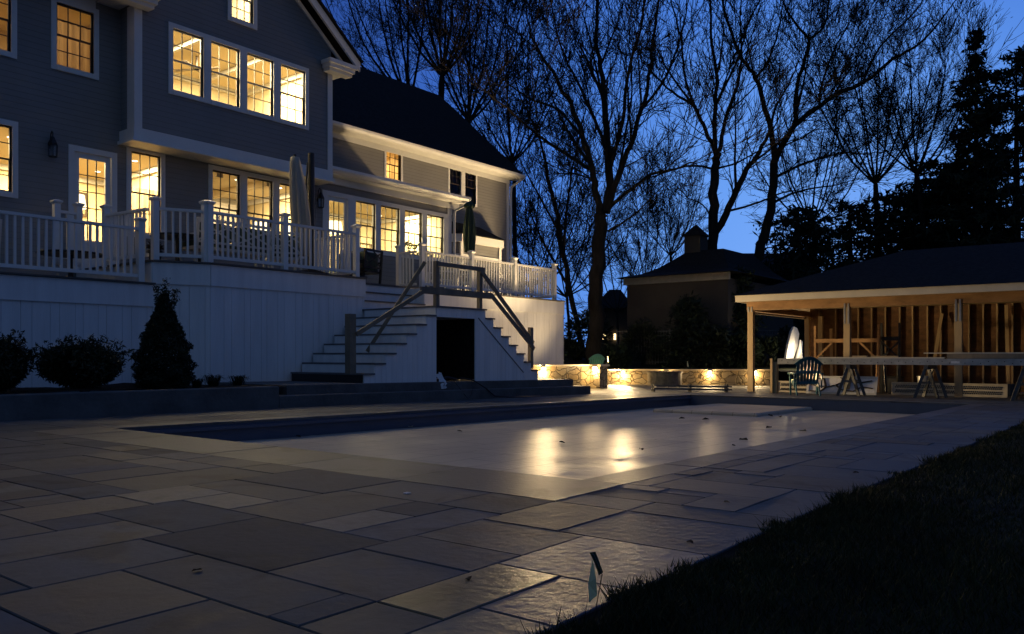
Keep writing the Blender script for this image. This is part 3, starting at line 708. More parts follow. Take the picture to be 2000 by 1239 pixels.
for Y, ops, t in ((YBU, op3[:4], .105), (YH, op1[3:], .105)):
    for a, b_ in zip(ops[:-1], ops[1:]): MB().box(a[1]+t-.001 if b_[0]-a[1] > 2*t else a[1]+.02, b_[0]-t+.001 if b_[0]-a[1] > 2*t else b_[0]-.02, Y-.026, Y+.05, a[2]-.1, a[3]+.1).build('mullion_trim', M['trim'], house)

# wing
opW = [(19.72, 20.42, 6.94, 7.96), (22.96, 23.62, 6.70, 7.94), (23.80, 24.46, 6.70, 7.94)]
mb = MB(); wall_y(mb, YW, 14.0, 26.55, 1.9, 8.0, opW); mb.box(26.41, 26.55, YW + .14, 29.3, 1.9, 8.0)
mb.prism([(YW, 8.0), (29.3, 8.0), (25.1, 12.0)], 'x', 26.41, 26.55)
mb.build('wing_wall', M['siding'], house)
mb = MB(); mb.prism([(20.42, 8.22), (20.42, 8.16), (25.1, 12.30), (25.1, 12.38)], 'x', 13.9, 26.95); mb.prism([(29.78, 8.22), (29.78, 8.16), (25.1, 12.30), (25.1, 12.38)], 'x', 13.9, 26.95)
mb.build('wing_roof', M['shingle'], house)
mb = MB(); mb.box(14.0, 26.9, 20.48, YW, 8.02, 8.14); mb.box(14.0, 26.56, YW - .05, YW - .002, 7.84, 8.02)
mb.prism([(20.48, 8.2), (20.34, 8.2), (20.34, 8.13), (20.39, 8.06), (20.48, 8.03)], 'x', 14.0, 26.95)
mb.box(26.40, 26.57, YW - .02, YW + .16, 2.0, 7.84)
mb.prism([(20.42, 8.14), (25.1, 12.28), (25.1, 12.05), (20.5, 7.98)], 'x', 26.90, 26.94)
mb.build('wing_trim', M['trim'], house)
ds = MB(); ds.tube([(26.72, 20.42, 8.05), (26.72, 20.45, 7.95), (26.62, 20.80, 7.72), (26.62, 20.84, 7.5), (26.62, 20.84, 2.4)], .045, 8); ds.build('downspout', M['trim'], house)
ds = MB(); ds.tube([(19.55, 17.06, 5.66), (19.55, 17.08, 5.56), (19.40, 17.42, 5.40), (19.40, 17.46, 5.2), (19.40, 17.46, 2.7)], .04, 8); ds.build('downspout', M['trim'], house)
for o in opW: sash_window(YW, *o, trim=.088)
MB().box(23.60, 23.82, YW-.028, YW+.05, 6.6, 8.03).build('mullion_trim', M['trim'], house)
# bay on the wing
mb = MB(); P = [(22.1, YW), (22.75, 20.15), (25.0, 20.15), (25.7, YW)]
mb.add([(x, y, z) for z in (1.9, 5.05) for x, y in P], [(0,1,5,4),(1,2,6,5),(2,3,7,6)]); mb.build('bay_wall', M['siding'], house)
mb = MB(); Q = [(21.95, YW), (22.65, 20.0), (25.1, 20.0), (25.9, YW)]
mb.add([(x, y, z) for z in (5.0, 5.28) for x, y in Q], [(0,1,5,4),(1,2,6,5),(2,3,7,6),(0,3,2,1),(4,5,6,7)])
for a, b_ in zip(P[:-1], P[1:]):
    mb.bar((a[0], a[1]-.02, 4.5), (b_[0], b_[1]-.02, 4.5), .03, .14); mb.bar((a[0], a[1]-.02, 3.4), (b_[0], b_[1]-.02, 3.4), .03, .1)
for a in P: mb.box(a[0]-.07, a[0]+.07, a[1]-.06, a[1]+.01, 2.6, 5.0)
mb.build('bay_trim', M['trim'], house)
mb = MB(); mb.add([(21.9, YW-.001, 5.30), (22.62, 19.95, 5.30), (25.14, 19.95, 5.30), (25.95, YW-.001, 5.30), (22.7, YW-.001, 5.88), (24.7, YW-.001, 5.84)], [(0,1,4),(1,2,5,4),(2,3,5),(3,0,4,5),(0,3,2,1)])
mb.build('bay_roof', M['shingle'], house)
vp = MB(); vp.tube([(15.3, 22.2, 9.5), (15.3, 22.2, 10.6)], .06, 8); vp.build('vent_pipe', M['trim'], house)

# rooms behind the lit windows, each lit by its own ceiling lamp
def room(x0, x1, y0, y1, z0, z1, lampw, lamps, c=(1.0, .74, .38), size=.6, name='room', extra=None, tilt=0):
    e = .01
    mb = MB()
    mb.add([(x0,y0,z0),(x1,y0,z0),(x1,y1,z0),(x0,y1,z0),(x0,y0,z1),(x1,y0,z1),(x1,y1,z1),(x0,y1,z1)],
           [(0,1,2,3),(4,7,6,5),(1,5,6,2),(2,6,7,3),(3,7,4,0)])
    rm = mb.build(name, M['room'], house, fix=False)
    for k, (lx, ly) in enumerate(lamps):
        ld = bpy.data.lights.new('ceiling_light', 'AREA'); ld.shape = 'SQUARE'; ld.size = size; ld.energy = lampw * ROOM_W; ld.color = c
        lo = bpy.data.objects.new('ceiling_light', ld); col.objects.link(lo); lo.location = Vector((lx, ly, z1 - .05)) - wloc(rm); lo.parent = rm
        lo.rotation_euler = (R(-tilt), 0, 0)
    return rm
rA = room(5.0, 10.2, YH+.15, 21.2, 2.5, 5.30, 90, [(6.2, 18.9), (8.3, 18.7), (8.5, 20.2), (8.9, 20.3), (9.6, 18.7)])
rB = room(10.25, 14.1, YH+.15, 20.9, 2.5, 5.30, 90, [(11.3, 18.8), (13.1, 18.8)])
rS = room(14.2, 19.14, YH+.15, 20.85, 2.5, 5.40, 110, [(15.2, 18.9), (17.0, 18.9), (18.5, 18.9)], c=(1.0, .80, .44))
rC = room(8.93, 13.85, YBU+.15, 20.6, 5.9, 8.35, 170, [(10.0, 18.2), (11.5, 18.2), (12.9, 18.2)], c=(1.0, .80, .46))
rD = room(4.0, 8.7, YH+.15, 20.6, 5.7, 8.2, 10, [(7.6, 19.0), (5.8, 19.0)], c=(1.0, .62, .28))
rE = room(10.5, 12.2, YBU+.15, 18.6, 8.45, 10.2, 60, [(11.4, 17.8)], c=(1.0, .88, .62), size=.4)
rG = room(22.5, 24.9, YW+.15, 23.5, 5.9, 8.0, 0, [])
rF = room(19.5, 20.9, YW+.15, 22.8, 5.9, 8.0, 22, [(20.2, 22.0)], c=(1.0, .62, .25), size=.4)
# curtains, beams, pictures, lampshades inside
def curtain(x0, x1, Y, z0, z1, parent):
    mb = MB(); n = max(8, int((x1-x0)/.03)); vs = []
    for i in range(n + 1):
        x = x0 + (x1-x0)*i/n; y = Y + .035*math.sin(i*1.15) + .01*math.sin(i*.37)
        vs += [(x, y, z0), (x, y, z1)]
    mb.add(vs, [(2*i, 2*i+2, 2*i+3, 2*i+1) for i in range(n)]); mb.build('curtain', M['curtain'], parent, smooth=True)
curtain(7.35, 8.4, YH+.3, 6.3, 7.72, rD); curtain(8.9, 9.8, YH+.3, 3.2, 4.55, rA)
MB().bar((7.3, YH+.3, 7.74), (8.5, YH+.3, 7.74), .03, .03).build('curtain_rod', M['sash'], rD)
curtain(19.6, 19.85, YW+.35, 6.6, 7.95, rF); curtain(20.25, 20.5, YW+.35, 6.6, 7.95, rF)
for z in (4.3, 3.7): MB().box(8.05, 8.38, 21.1, 21.19, z, z+.45).build('picture', M['sash'], rA)
MB().box(8.08, 8.35, 21.08, 21.1, 3.74, 4.1).build('picture_mat', M['ceil'], rA)
for x in (11.2, 12.6): MB().box(x, x+.16, YH+.2, 20.88, 5.1, 5.29).build('ceiling_beam', M['ceil'], rB)
MB().box(10.3, 14.0, 20.6, 20.88, 4.3, 5.1).build('wall_cabinet', M['trim'], rB)
MB().box(15.0, 19.0, 20.7, 20.84, 4.55, 4.75).build('ceiling_beam', M['ceil'], rS)
for x in (16.2, 17.9): MB().box(x, x+.9, 20.75, 20.83, 2.9, 4.5).build('doorway', M['ceil'], rS)
for x in (9.9, 10.7, 11.2, 12.7): MB().box(x, x+.5, 20.4, 20.58, 6.4, 7.0).build('shelf', M['curtain'], rC)
canm = emit('downlight_glow', (1.0, .86, .6), 6.0)
for pr_, x0, x1, y0, y1, zc, nx_, ny_ in ((rA, 5.0, 10.2, YH+.15, 21.2, 5.30, 4, 2), (rB, 10.25, 14.1, YH+.15, 20.9, 5.30, 3, 2), (rS, 14.2, 19.14, YH+.15, 20.85, 5.40, 4, 2), (rC, 8.93, 13.85, YBU+.15, 20.6, 8.35, 4, 2)):
    MB().box(x0+.01, x1-.01, y0+.01, y1-.01, zc-.03, zc-.012).build('ceiling', M['ceil'], pr_)
    q = MB(); q.box(x0+.01, x1-.01, y1-.12, y1-.02, zc-.16, zc-.03); q.box(x0+.01, x0+.1, y0+.02, y1-.12, zc-.16, zc-.03); q.box(x1-.1, x1-.01, y0+.02, y1-.12, zc-.16, zc-.03); q.build('crown_moulding', M['trim'], pr_)
    for i in range(nx_):
        for j in range(ny_):
            c = (x0+(x1-x0)*(i+.5)/nx_, y0+(y1-y0)*(j+.42)/ny_, zc-.035); MB().lathe(c, [(.06, 0), (.06, .004)], 12).build('recessed_light', canm, pr_)
for pr_, Y, items in ((rA, 21.17, ((5.6, 4.2, .5, .6), (6.6, 4.3, .7, .5), (9.3, 4.3, .45, .6))), (rC, 20.57, ((9.3, 7.15, .6, .45), (10.5, 7.2, .4, .5), (11.6, 7.1, .8, .5), (12.9, 7.2, .5, .6))), (rS, 20.82, ((14.4, 4.0, .5, .7), (18.6, 4.1, .4, .6)))):
    for x, z, w, h in items: MB().box(x, x+w, Y-.03, Y, z, z+h).build('picture', M['sash'], pr_); MB().box(x+.06, x+w-.06, Y-.036, Y-.031, z+.06, z+h-.06).build('picture_mat', M['curtain'], pr_)
for x in (10.6, 11.3, 12.0, 12.7, 13.4): MB().box(x-.008, x+.008, 20.585, 20.6, 4.32, 5.08).build('cabinet_gap', M['sash'], rB)
MB().box(11.0, 12.6, 20.5, 20.59, 3.3, 4.1).build('range_hood', M['steel'], rB)
MB().box(15.9, 17.9, 19.0, 19.9, 3.0, 3.35).build('sofa', M['cushion'], rS)
for k in range(3): MB().box(9.0+k*1.7, 9.08+k*1.7, YBU+.3, 20.4, 8.2, 8.3).build('ceiling_beam', M['trim'], rC)
fan_ = MB(); fan_.tube([(11.4, 18.9, 8.3), (11.4, 18.9, 8.0)], .03, 8)
for k in range(4): a = k*math.pi/2+.5; fan_.bar((11.4, 18.9, 7.98), (11.4+.6*math.cos(a), 18.9+.6*math.sin(a), 7.98), .13, .012)
fan_.build('ceiling_fan', M['sash'], rC)
shade = emit('lampshade_glow', (1.0, .82, .48), 3.0)
for c, r_, h, pr in (((13.32, 19.0, 4.22), .26, .34, rB), ((13.76, 18.35, 4.15), .2, .3, rB), ((15.5, 18.6, 4.5), .27, .32, rS), ((16.35, 18.6, 4.1), .13, .75, rS), ((17.9, 18.5, 3.95), .07, .14, rS), ((8.62, 19.2, 4.3), .2, .3, rA), ((6.9, 19.6, 3.9), .18, .26, rA)):
    MB().lathe(c, [(r_, -h/2), (r_*.8, h/2)], 16).build('lampshade', shade, pr)

# house plants seen through the sunroom glass
def leaf_cloud(name, pts, size, m, parent=None, seed=1, flat=.0, quad=True, aspect=.55):
    r = np.random.RandomState(seed); P_ = np.asarray(pts, float); n = len(P_)
    a = r.normal(size=(n, 3)); a[:, 2] *= (1 - flat); a /= np.linalg.norm(a, axis=1)[:, None]
    b = r.normal(size=(n, 3)); b -= a * (a * b).sum(1)[:, None]; b /= np.linalg.norm(b, axis=1)[:, None]
    s = (size * r.uniform(.6, 1.35, n))[:, None]
    if parent is not None: L = wloc(parent); P_ = P_ - np.array([L.x, L.y, L.z])
    v = np.stack([P_ - a*s, P_ - b*s*aspect*.5 + a*s*.1, P_ + a*s, P_ + b*s*aspect*.5 + a*s*.1], 1).reshape(-1, 3)
    me = bpy.data.meshes.new(name); me.vertices.add(4*n); me.vertices.foreach_set('co', v.ravel().astype('f'))
    me.loops.add(4*n); me.loops.foreach_set('vertex_index', np.arange(4*n, dtype='i'))
    me.polygons.add(n); me.polygons.foreach_set('loop_start', np.arange(0, 4*n, 4, dtype='i')); me.update(calc_edges=True)
    me.materials.append(m); o = bpy.data.objects.new(name, me); col.objects.link(o)
    if parent is not None: o.parent = parent
    return o
def ball(c, r, n, rs, sq=(1, 1, 1), shell=.5):
    d = rs.normal(size=(n, 3)); d /= np.linalg.norm(d, axis=1)[:, None]
    q = r * (shell + (1 - shell) * rs.uniform(0, 1, n) ** .5)[:, None]
    return np.array(c) + d * q * np.array(sq)
rs_ = np.random.RandomState(5)
leaf_cloud('house_plant', ball((18.0, 18.1, 3.95), .35, 90, rs_), .12, M['leaf'], rS, 3)
leaf_cloud('house_plant', ball((18.75, 18.1, 3.85), .3, 80, rs_), .1, M['leaf'], rS, 4)

# wall lanterns
def lantern(x, z, label):
    t = thing('wall_lantern', label, 'lantern', (x, YH - .12, z))
    c = (x, YH - .15, z)
    MB().lathe(c, [(.07, -.17), (.085, -.16), (.085, -.15), (.03, -.148)], 6).build('base', M['black'], t)
    MB().lathe(c, [(.03, .24), (.095, .10), (.09, .085)], 6).build('cap', M['black'], t)
    g = MB()
    for k in range(6):
        w = k * math.pi / 3; g.bar((c[0]+.078*math.cos(w), c[1]+.078*math.sin(w), z-.15), (c[0]+.09*math.cos(w), c[1]+.09*math.sin(w), z+.09), .012, .012)
    g.build('cage', M['black'], t)
    MB().lathe(c, [(.07, -.145), (.08, .085)], 6).build('lantern_glass', M['glass'], t)
    MB().tube([(x, YH, z+.02), (x, YH-.06, z+.30), (x, YH-.11, z+.36), (x, YH-.15, z+.32), (x, YH-.15, z+.22)], .012, 6).build('bracket', M['black'], t)
    return t
lantern(7.33, 4.95, 'unlit black wall lantern left of the back door')
lantern(14.03, 4.88, 'unlit black wall lantern between the umbrella mast and the sunroom door')

# ------------------------------------------------------------------ stone walls with their lamps
def wall_run(name, label, pts, zt, zb=-.35, thick=.3, cap=.05):
    t = thing(name, label, 'stone wall', (pts[0][0], pts[0][1], zb))
    b = MB(); c = MB()
    for p, q in zip(pts[:-1], pts[1:]):
        p, q = Vector((*p, 0)), Vector((*q, 0)); d = (q-p).normalized(); n = Vector((d.y, -d.x, 0))      # n points away from the pool
        m = 6
        o1, o2 = p + n*thick, q + n*thick
        vs = [(p.x,p.y,zb),(q.x,q.y,zb),(o2.x,o2.y,zb),(o1.x,o1.y,zb),(p.x,p.y,zt-cap),(q.x,q.y,zt-cap),(o2.x,o2.y,zt-cap),(o1.x,o1.y,zt-cap)]
        b.add(vs, [(0,3,2,1),(4,5,6,7),(0,1,5,4),(1,2,6,5),(2,3,7,6),(3,0,4,7)])
        e = .04; a1, a2 = p - n*e - d*.0, q - n*e; o1, o2 = p + n*(thick+e), q + n*(thick+e)
        vs = [(a1.x,a1.y,zt-cap),(a2.x,a2.y,zt-cap),(o2.x,o2.y,zt-cap),(o1.x,o1.y,zt-cap),(a1.x,a1.y,zt),(a2.x,a2.y,zt),(o2.x,o2.y,zt),(o1.x,o1.y,zt)]
        c.add(vs, [(0,3,2,1),(4,5,6,7),(0,1,5,4),(1,2,6,5),(2,3,7,6),(3,0,4,7)])
    b.build('masonry', M['stone'], t); c.build('cap_stone', M['fascia'], t)
    return t
lw0, lw1 = (21.9, 13.95), (18.9, 14.75)
rw = [(30.55, 11.4), (29.3, 13.0), (27.9, 14.8), (26.3, 16.9), (25.4, 18.3)]
wall_run('stone_wall', 'low fieldstone wall with a pale cap between the stair and the stone pier', [lw0, lw1], .54)
wall_run('stone_wall', 'long low fieldstone wall with a pale cap behind the fire pit', rw, .30)
pr = thing('stone_pier', 'square fieldstone pier ending the left stone wall', 'stone pier', (22.05, 13.9, -.3))
MB().box(21.85, 22.3, 13.6, 14.15, -.35, .485).build('masonry', M['stone'], pr); MB().box(21.80, 22.36, 13.55, 14.2, .485, .54).build('cap_stone', M['fascia'], pr)
bulb = emit('lamp_glow', (1.0, .74, .34), 45.0)
def wall_lamp(p, n, label, k=1.0, soft=.3):
    t = thing('wall_light', label, 'wall light', p, 'small warm lights under the stone wall caps')
    p = Vector(p); n = Vector(n).normalized(); s = Vector((-n.y, n.x, 0))
    a, b_ = p + n*.05 - s*.08, p + n*.05 + s*.08
    MB().bar(a + Vector((0,0,.018)), b_ + Vector((0,0,.018)), .09, .012).build('housing', M['steel'], t)
    MB().bar(a + s*.03 + Vector((0,0,-.06)), b_ - s*.03 + Vector((0,0,-.06)), .06, .13).build('lens', bulb, t)
    ld = bpy.data.lights.new('lamp', 'SPOT'); ld.energy = WALL_LAMP_W * k; ld.color = (1.0, .71, .36); ld.shadow_soft_size = .22
    ld.spot_size = R(118 if k > 2 else 140); ld.spot_blend = soft
    lo = bpy.data.objects.new('lamp', ld); col.objects.link(lo); lo.parent = t; lo.location = n*.12 + Vector((0,0,-.03))
    lo.rotation_euler = (n + (Vector((-.7,.75,1.0)) if k > 2 else Vector((0,0,.9)))).to_track_quat('-Z', 'Y').to_euler()
    gd = bpy.data.lights.new('downlight', 'POINT'); gd.energy = 52 * min(1.3, max(k, .6)); gd.color = (1.0, .60, .20); gd.shadow_soft_size = .03
    go = bpy.data.objects.new('downlight', gd); col.objects.link(go); go.parent = t; go.location = n*.11 + Vector((0,0,-.16))
def wpt(p, q, u):                                     # where the wall face p-q crosses image column u
    x, y, k = ray(u, 700); p, q = Vector(p), Vector(q); d = q - p
    den = x * d.y - y * d.x; t = (p.x * d.y - p.y * d.x) / den
    return Vector((x*t, y*t))
d_ = (Vector(lw1) - Vector(lw0)).normalized(); nL = (-d_.y, d_.x, 0)
c_ = wpt(lw0, lw1, 1060); wall_lamp((c_.x, c_.y, .46), nL, 'warm wall light nearest the foot of the stair', 2.0)
wall_lamp((21.84, 13.75, .46), (-1, -.12, 0), 'warm wall light on the pool side of the stone pier', .30, 1.0)
for u, seg, lab in ((1152, 3, 'warm wall light just right of the stone pier'), (1217, 3, 'warm wall light left of the fire pit'), (1300, 1, 'dim wall light behind the fire pit'), (1386, 1, 'warm wall light right of the fire pit'), (1474, 0, 'warm wall light beside the pavilion corner post')):
    p, q = rw[seg], rw[seg+1]; c_ = wpt(p, q, u)
    dd = (Vector(q) - Vector(p)).normalized(); wall_lamp((c_.x, c_.y, .22), (-dd.y, dd.x, 0), lab, .12 if 'dim' in lab else .18 if 'pavilion' in lab else .4 if 'right of the fire' in lab else 3.0)
fp = thing('fire_pit', 'round dark stone fire pit in front of the long stone wall', 'fire pit', (27.2, 14.0, -.28))
MB().lathe((27.0, 14.05, 0), [(.62, -.4), (.62, .19), (.50, .19), (.46, .0)], 28).build('masonry', M['pier'], fp)
MB().lathe((27.0, 14.05, .19), [(.66, .002), (.66, .05), (.48, .05), (.47, .002)], 28).build('rim', M['pier'], fp)

# yard behind the walls
ring = [(18.6, 15.1), (21.8, 14.6), (22.2, 14.3), (24.6, 17.9), (25.6, 18.5), (26.5, 17.1), (28.1, 15.0), (30.7, 11.6), (31.4, 4), (31.6, -4), (34, -16), (40, -40)]
mb = MB(); lv = [(1.0, .22), (1.12, .35), (1.4, .6), (2.2, .9), (4, 1.1), (12, 1.3)]
for s_, z in lv: mb.v += [(x*s_, y*s_, z) for x, y in ring]
n_ = len(ring)
mb.f = [(a*n_+i, a*n_+i+1, (a+1)*n_+i+1, (a+1)*n_+i) for a in range(len(lv)-1) for i in range(n_-1)]
struct('yard', mb, M['earth'])

# ------------------------------------------------------------------ pavilion
pav = thing('timber_pavilion', 'half built hip roofed timber pavilion with open studs and pale fascia', 'pavilion', (23, 9.2, -.22))
PXF, PZB = 23.04, 2.12
zg = gz(23)
for Y in (9.22, 6.54, 3.87, 1.2):
    MB().box(PXF-.07, PXF+.09, Y-.08, Y+.08, zg-.02, PZB).build('post', M['pine'], pav)
    s_ = MB()
    for dy in (-.065, .03): s_.box(PXF-.078, PXF-.07, Y+dy, Y+dy+.04, PZB-.45 if Y < 9 else PZB - .05, PZB+.1)
    s_.build('metal_strap', M['alu'], pav)
MB().box(PXF-.065, PXF+.085, -2.6, 9.32, PZB, PZB+.27).build('beam', M['plywood'], pav)
MB().box(PXF+.09, 28.4, 9.16, 9.30, PZB-.02, PZB+.16).build('side_beam', M['plywood'], pav)
MB().box(PXF+.09, 28.4, 9.12, 9.16, PZB-.10, PZB-.04).build('tie_board', M['pine'], pav)
fz0, fz1 = 2.34, 2.52
MB().box(22.38, 22.42, -3, 9.42, fz0, fz1).build('fascia', M['fascia'], pav); MB().box(22.42, 29.6, 9.38, 9.42, fz0, fz1).build('fascia', M['fascia'], pav)
MB().box(22.42, 29.6, -3, 9.38, fz0 + .02, fz0 + .05).build('soffit', M['pine'], pav)
mb = MB(); ex0, ex1, ey, z0, s_ = 22.33, 29.7, 9.47, 2.52, .37; hm = (ex1-ex0)/2; zr = z0 + hm*s_
mb.add([(ex0,ey,z0),(ex0,-4,z0),(ex1,-4,z0),(ex1,ey,z0),(ex0+hm,ey-hm,zr),(ex0+hm,-4,zr)], [(0,1,5,4),(1,2,5),(2,3,4,5),(0,4,3),(0,3,2,1)])
mb.build('roof', M['shingle'], pav)
XB = 28.0
for k, u in enumerate((1600, 1632, 1676, 1702, 1729, 1757, 1782, 1811, 1837, 1865, 1892, 1920, 1947, 1977)):
    Y = on_x(u, 640, XB).y; MB().box(XB, XB+.13, Y-.022, Y+.022, -.26, 2.62).build('stud', M['pine'], pav)
for k in range(14):
    Y = 2.95 - k*.405; MB().box(XB, XB+.13, Y-.022, Y+.022, -.26, 2.62).build('stud', M['pine'], pav)
MB().box(XB+.135, XB+.15, -3, 9.2, -.26, 2.8).build('sheathing', M['sheath'], pav)
MB().box(XB-.002, XB+.128, -3, 9.2, 2.62, 2.72).build('top_plate', M['pine'], pav)
for Y in (9.10, 8.66): MB().box(27.4, 27.54, Y-.10, Y+.04, -.26, PZB-.02).build('post', M['pine'], pav)

# ------------------------------------------------------------------ trees
class Twigs:
    """collects tapered tubes fast, with few sides for the thin ones"""
    def __init__(s): s.v = []; s.f = []; s.n = 0; s.tips = []
    def tube(s, pts, r0, r1, n):
        k = len(pts); P_ = np.asarray(pts, float); T = np.gradient(P_, axis=0); T /= np.maximum(np.linalg.norm(T, axis=1), 1e-9)[:, None]
        up = np.array([.31, .17, .93]) if abs(T[0][2]) < .9 else np.array([1, .1, .05])
        A = np.cross(T, up); A /= np.maximum(np.linalg.norm(A, axis=1), 1e-9)[:, None]; B = np.cross(T, A)
        rr = np.linspace(r0, r1, k) if not hasattr(r0, '__len__') else np.asarray(r0)
        w = np.arange(n) * 2 * math.pi / n
        V = P_[:, None] + (A[:, None]*np.cos(w)[None, :, None] + B[:, None]*np.sin(w)[None, :, None]) * rr[:, None, None]
        s.v.append(V.reshape(-1, 3)); i = np.arange(k-1)[:, None]*n; j = np.arange(n)[None]; j2 = (j+1) % n
        s.f.append((np.stack([i+j, i+j2, i+n+j2, i+n+j], -1).reshape(-1, 4) + s.n)); s.n += k*n
    def build(s, name, m, parent):
        L = wloc(parent); V = np.concatenate(s.v) - np.array([L.x, L.y, L.z]); Fc = np.concatenate(s.f)
        me = bpy.data.meshes.new(name); me.vertices.add(len(V)); me.vertices.foreach_set('co', V.ravel().astype('f'))
        me.loops.add(Fc.size); me.loops.foreach_set('vertex_index', Fc.ravel().astype('i'))
        me.polygons.add(len(Fc)); me.polygons.foreach_set('loop_start', np.arange(0, Fc.size, 4, dtype='i')); me.update(calc_edges=True)
        me.materials.append(m); me.shade_smooth(); o = bpy.data.objects.new(name, me); col.objects.link(o); o.parent = parent; return o
def unit(v): return v / max(1e-9, np.linalg.norm(v))
def grow(tw, p, d, L, r, lvl, rs, up=.05, wob=.10, dens=1.0):
    """one branch and, below it, its side branches"""
    k = 5 if lvl > 1 else 4
    pts = [p]; dd = d; kinks = []
    for i in range(k):
        dd = unit(dd + rs.normal(size=3)*wob + np.array([0, 0, up])); pts.append(pts[-1] + dd * L/k); kinks.append(dd)
    r = max(r, .013); r1 = max(.009, r * (.35 if lvl else .5)); tw.tube(pts, r, r1, 5 if r > .06 else 3)
    if lvl <= 0: tw.tips.append(pts[-1]); tw.tips.append(pts[-2]); return
    nb = max(2, int(round((3.2 + rs.uniform(0, 2)) * dens)))
    for b in range(nb):
        t = rs.uniform(.25, 1.0); i = min(k-1, int(t*k)); q = pts[i] + (pts[i+1]-pts[i]) * (t*k - i)
        side = rs.normal(size=3); side -= kinks[i] * side.dot(kinks[i]); side = unit(side)
        a = rs.uniform(.32, .75); nd = unit(kinks[i]*math.cos(a) + side*math.sin(a))
        grow(tw, q, nd, L * rs.uniform(.45, .7), max(.008, (r + (r1 - r)*t) * .6), lvl-1, rs, up, wob*1.05, dens)
    grow(tw, pts[-1], kinks[-1], L*.6, r1, lvl-1, rs, up, wob, dens)
def limb_px(tw, px, d, w0, w1, rs, lvl=3, side=1.0, dep=0.0, up=.05, tip=True, dens=1.0):
    """a main limb through pixel points at depth d (m), widths in px"""
    n = len(px); K = 40; P0 = [np.array(at(u, v, d + dep*i/(n-1) if n > 1 else d)) for i, (u, v) in enumerate(px)]
    ts = np.linspace(0, n-1, max(2, (n-1)*4+1)); Q = []
    for t in ts:                                       # catmull-rom
        i = min(n-2, int(t)); f = t - i; a, b, c, e = P0[max(0,i-1)], P0[i], P0[i+1], P0[min(n-1,i+2)]
        Q.append(.5*((2*b) + (-a+c)*f + (2*a-5*b+4*c-e)*f*f + (-a+3*b-3*c+e)*f**3))
    Q = np.array(Q); Q[1:-1] += rs.normal(size=Q[1:-1].shape) * (w0/F*d) * .10
    r0, r1 = w0/2/F*d, w1/2/F*d
    tw.tube(Q, r0, r1, 8 if w0 > 8 else 6)
    Ln = np.linalg.norm(np.diff(Q, axis=0), axis=1).sum()
    if side:
        if w0 >= 6 and n >= 4:                         # long forks that fan out along the limb
            for _ in range(max(2, int(Ln / 3.3))):
                t = rs.uniform(.25, .95); i = min(len(Q)-2, int(t*(len(Q)-1))); T = unit(Q[i+1]-Q[i])
                sd = rs.normal(size=3) + np.array([0, 0, .3]); sd -= T*sd.dot(T); sd = unit(sd); a = rs.uniform(.3, .62)
                grow(tw, Q[i], unit(T*math.cos(a)+sd*math.sin(a)), rs.uniform(3.6, 6.2)*(1.15-.5*t), max(.03, (r0+(r1-r0)*t)*.55), lvl, rs, .06, .07, dens)
        m = int(Ln * side * .85)
        for _ in range(m):
            t = rs.uniform(.12, 1); i = min(len(Q)-2, int(t*(len(Q)-1))); T = unit(Q[i+1]-Q[i])
            sd = rs.normal(size=3); sd -= T*sd.dot(T); sd = unit(sd); a = rs.uniform(.4, .9)
            rr = (r0 + (r1-r0)*t); L = rs.uniform(1.2, 2.6) * (1.1 - .4*t)
            grow(tw, Q[i], unit(T*math.cos(a)+sd*math.sin(a)), L, max(.014, rr*.35), lvl-1, rs, up, .13, dens)
    if tip: grow(tw, Q[-1], unit(Q[-1]-Q[-3]), 2.6, r1, lvl, rs, up, .1, dens)
def bare_tree(label, base, limbs, d, seed, leaves=0, cat='tree', name='bare_tree', up=.055, leafm='brownleaf', dens=1.0):
    rs = np.random.RandomState(seed); b = at(*base, d)
    t = thing(name, label, cat, (b.x, b.y, b.z), 'bare trees beyond the terrace')
    tk = Twigs(); cr_ = Twigs()
    for px, w0, w1, kw in limbs:
        main = kw.pop('trunk', False); tgt = tk if main else cr_
        limb_px(tgt, px, d, w0, w1, rs, **({'side': 0, 'tip': False} | kw if main else kw), **({} if main else {'dens': dens, 'up': up}))
    tk.build('trunk', M['bark'], t); cr_.build('crown', M['bark'], t)
    if leaves:
        tips = np.array(cr_.tips); idx = rs.randint(0, len(tips), leaves); P_ = tips[idx] + rs.normal(size=(leaves, 3))*.25
        leaf_cloud('leaves', P_, .085, M[leafm], t, seed)
    return t
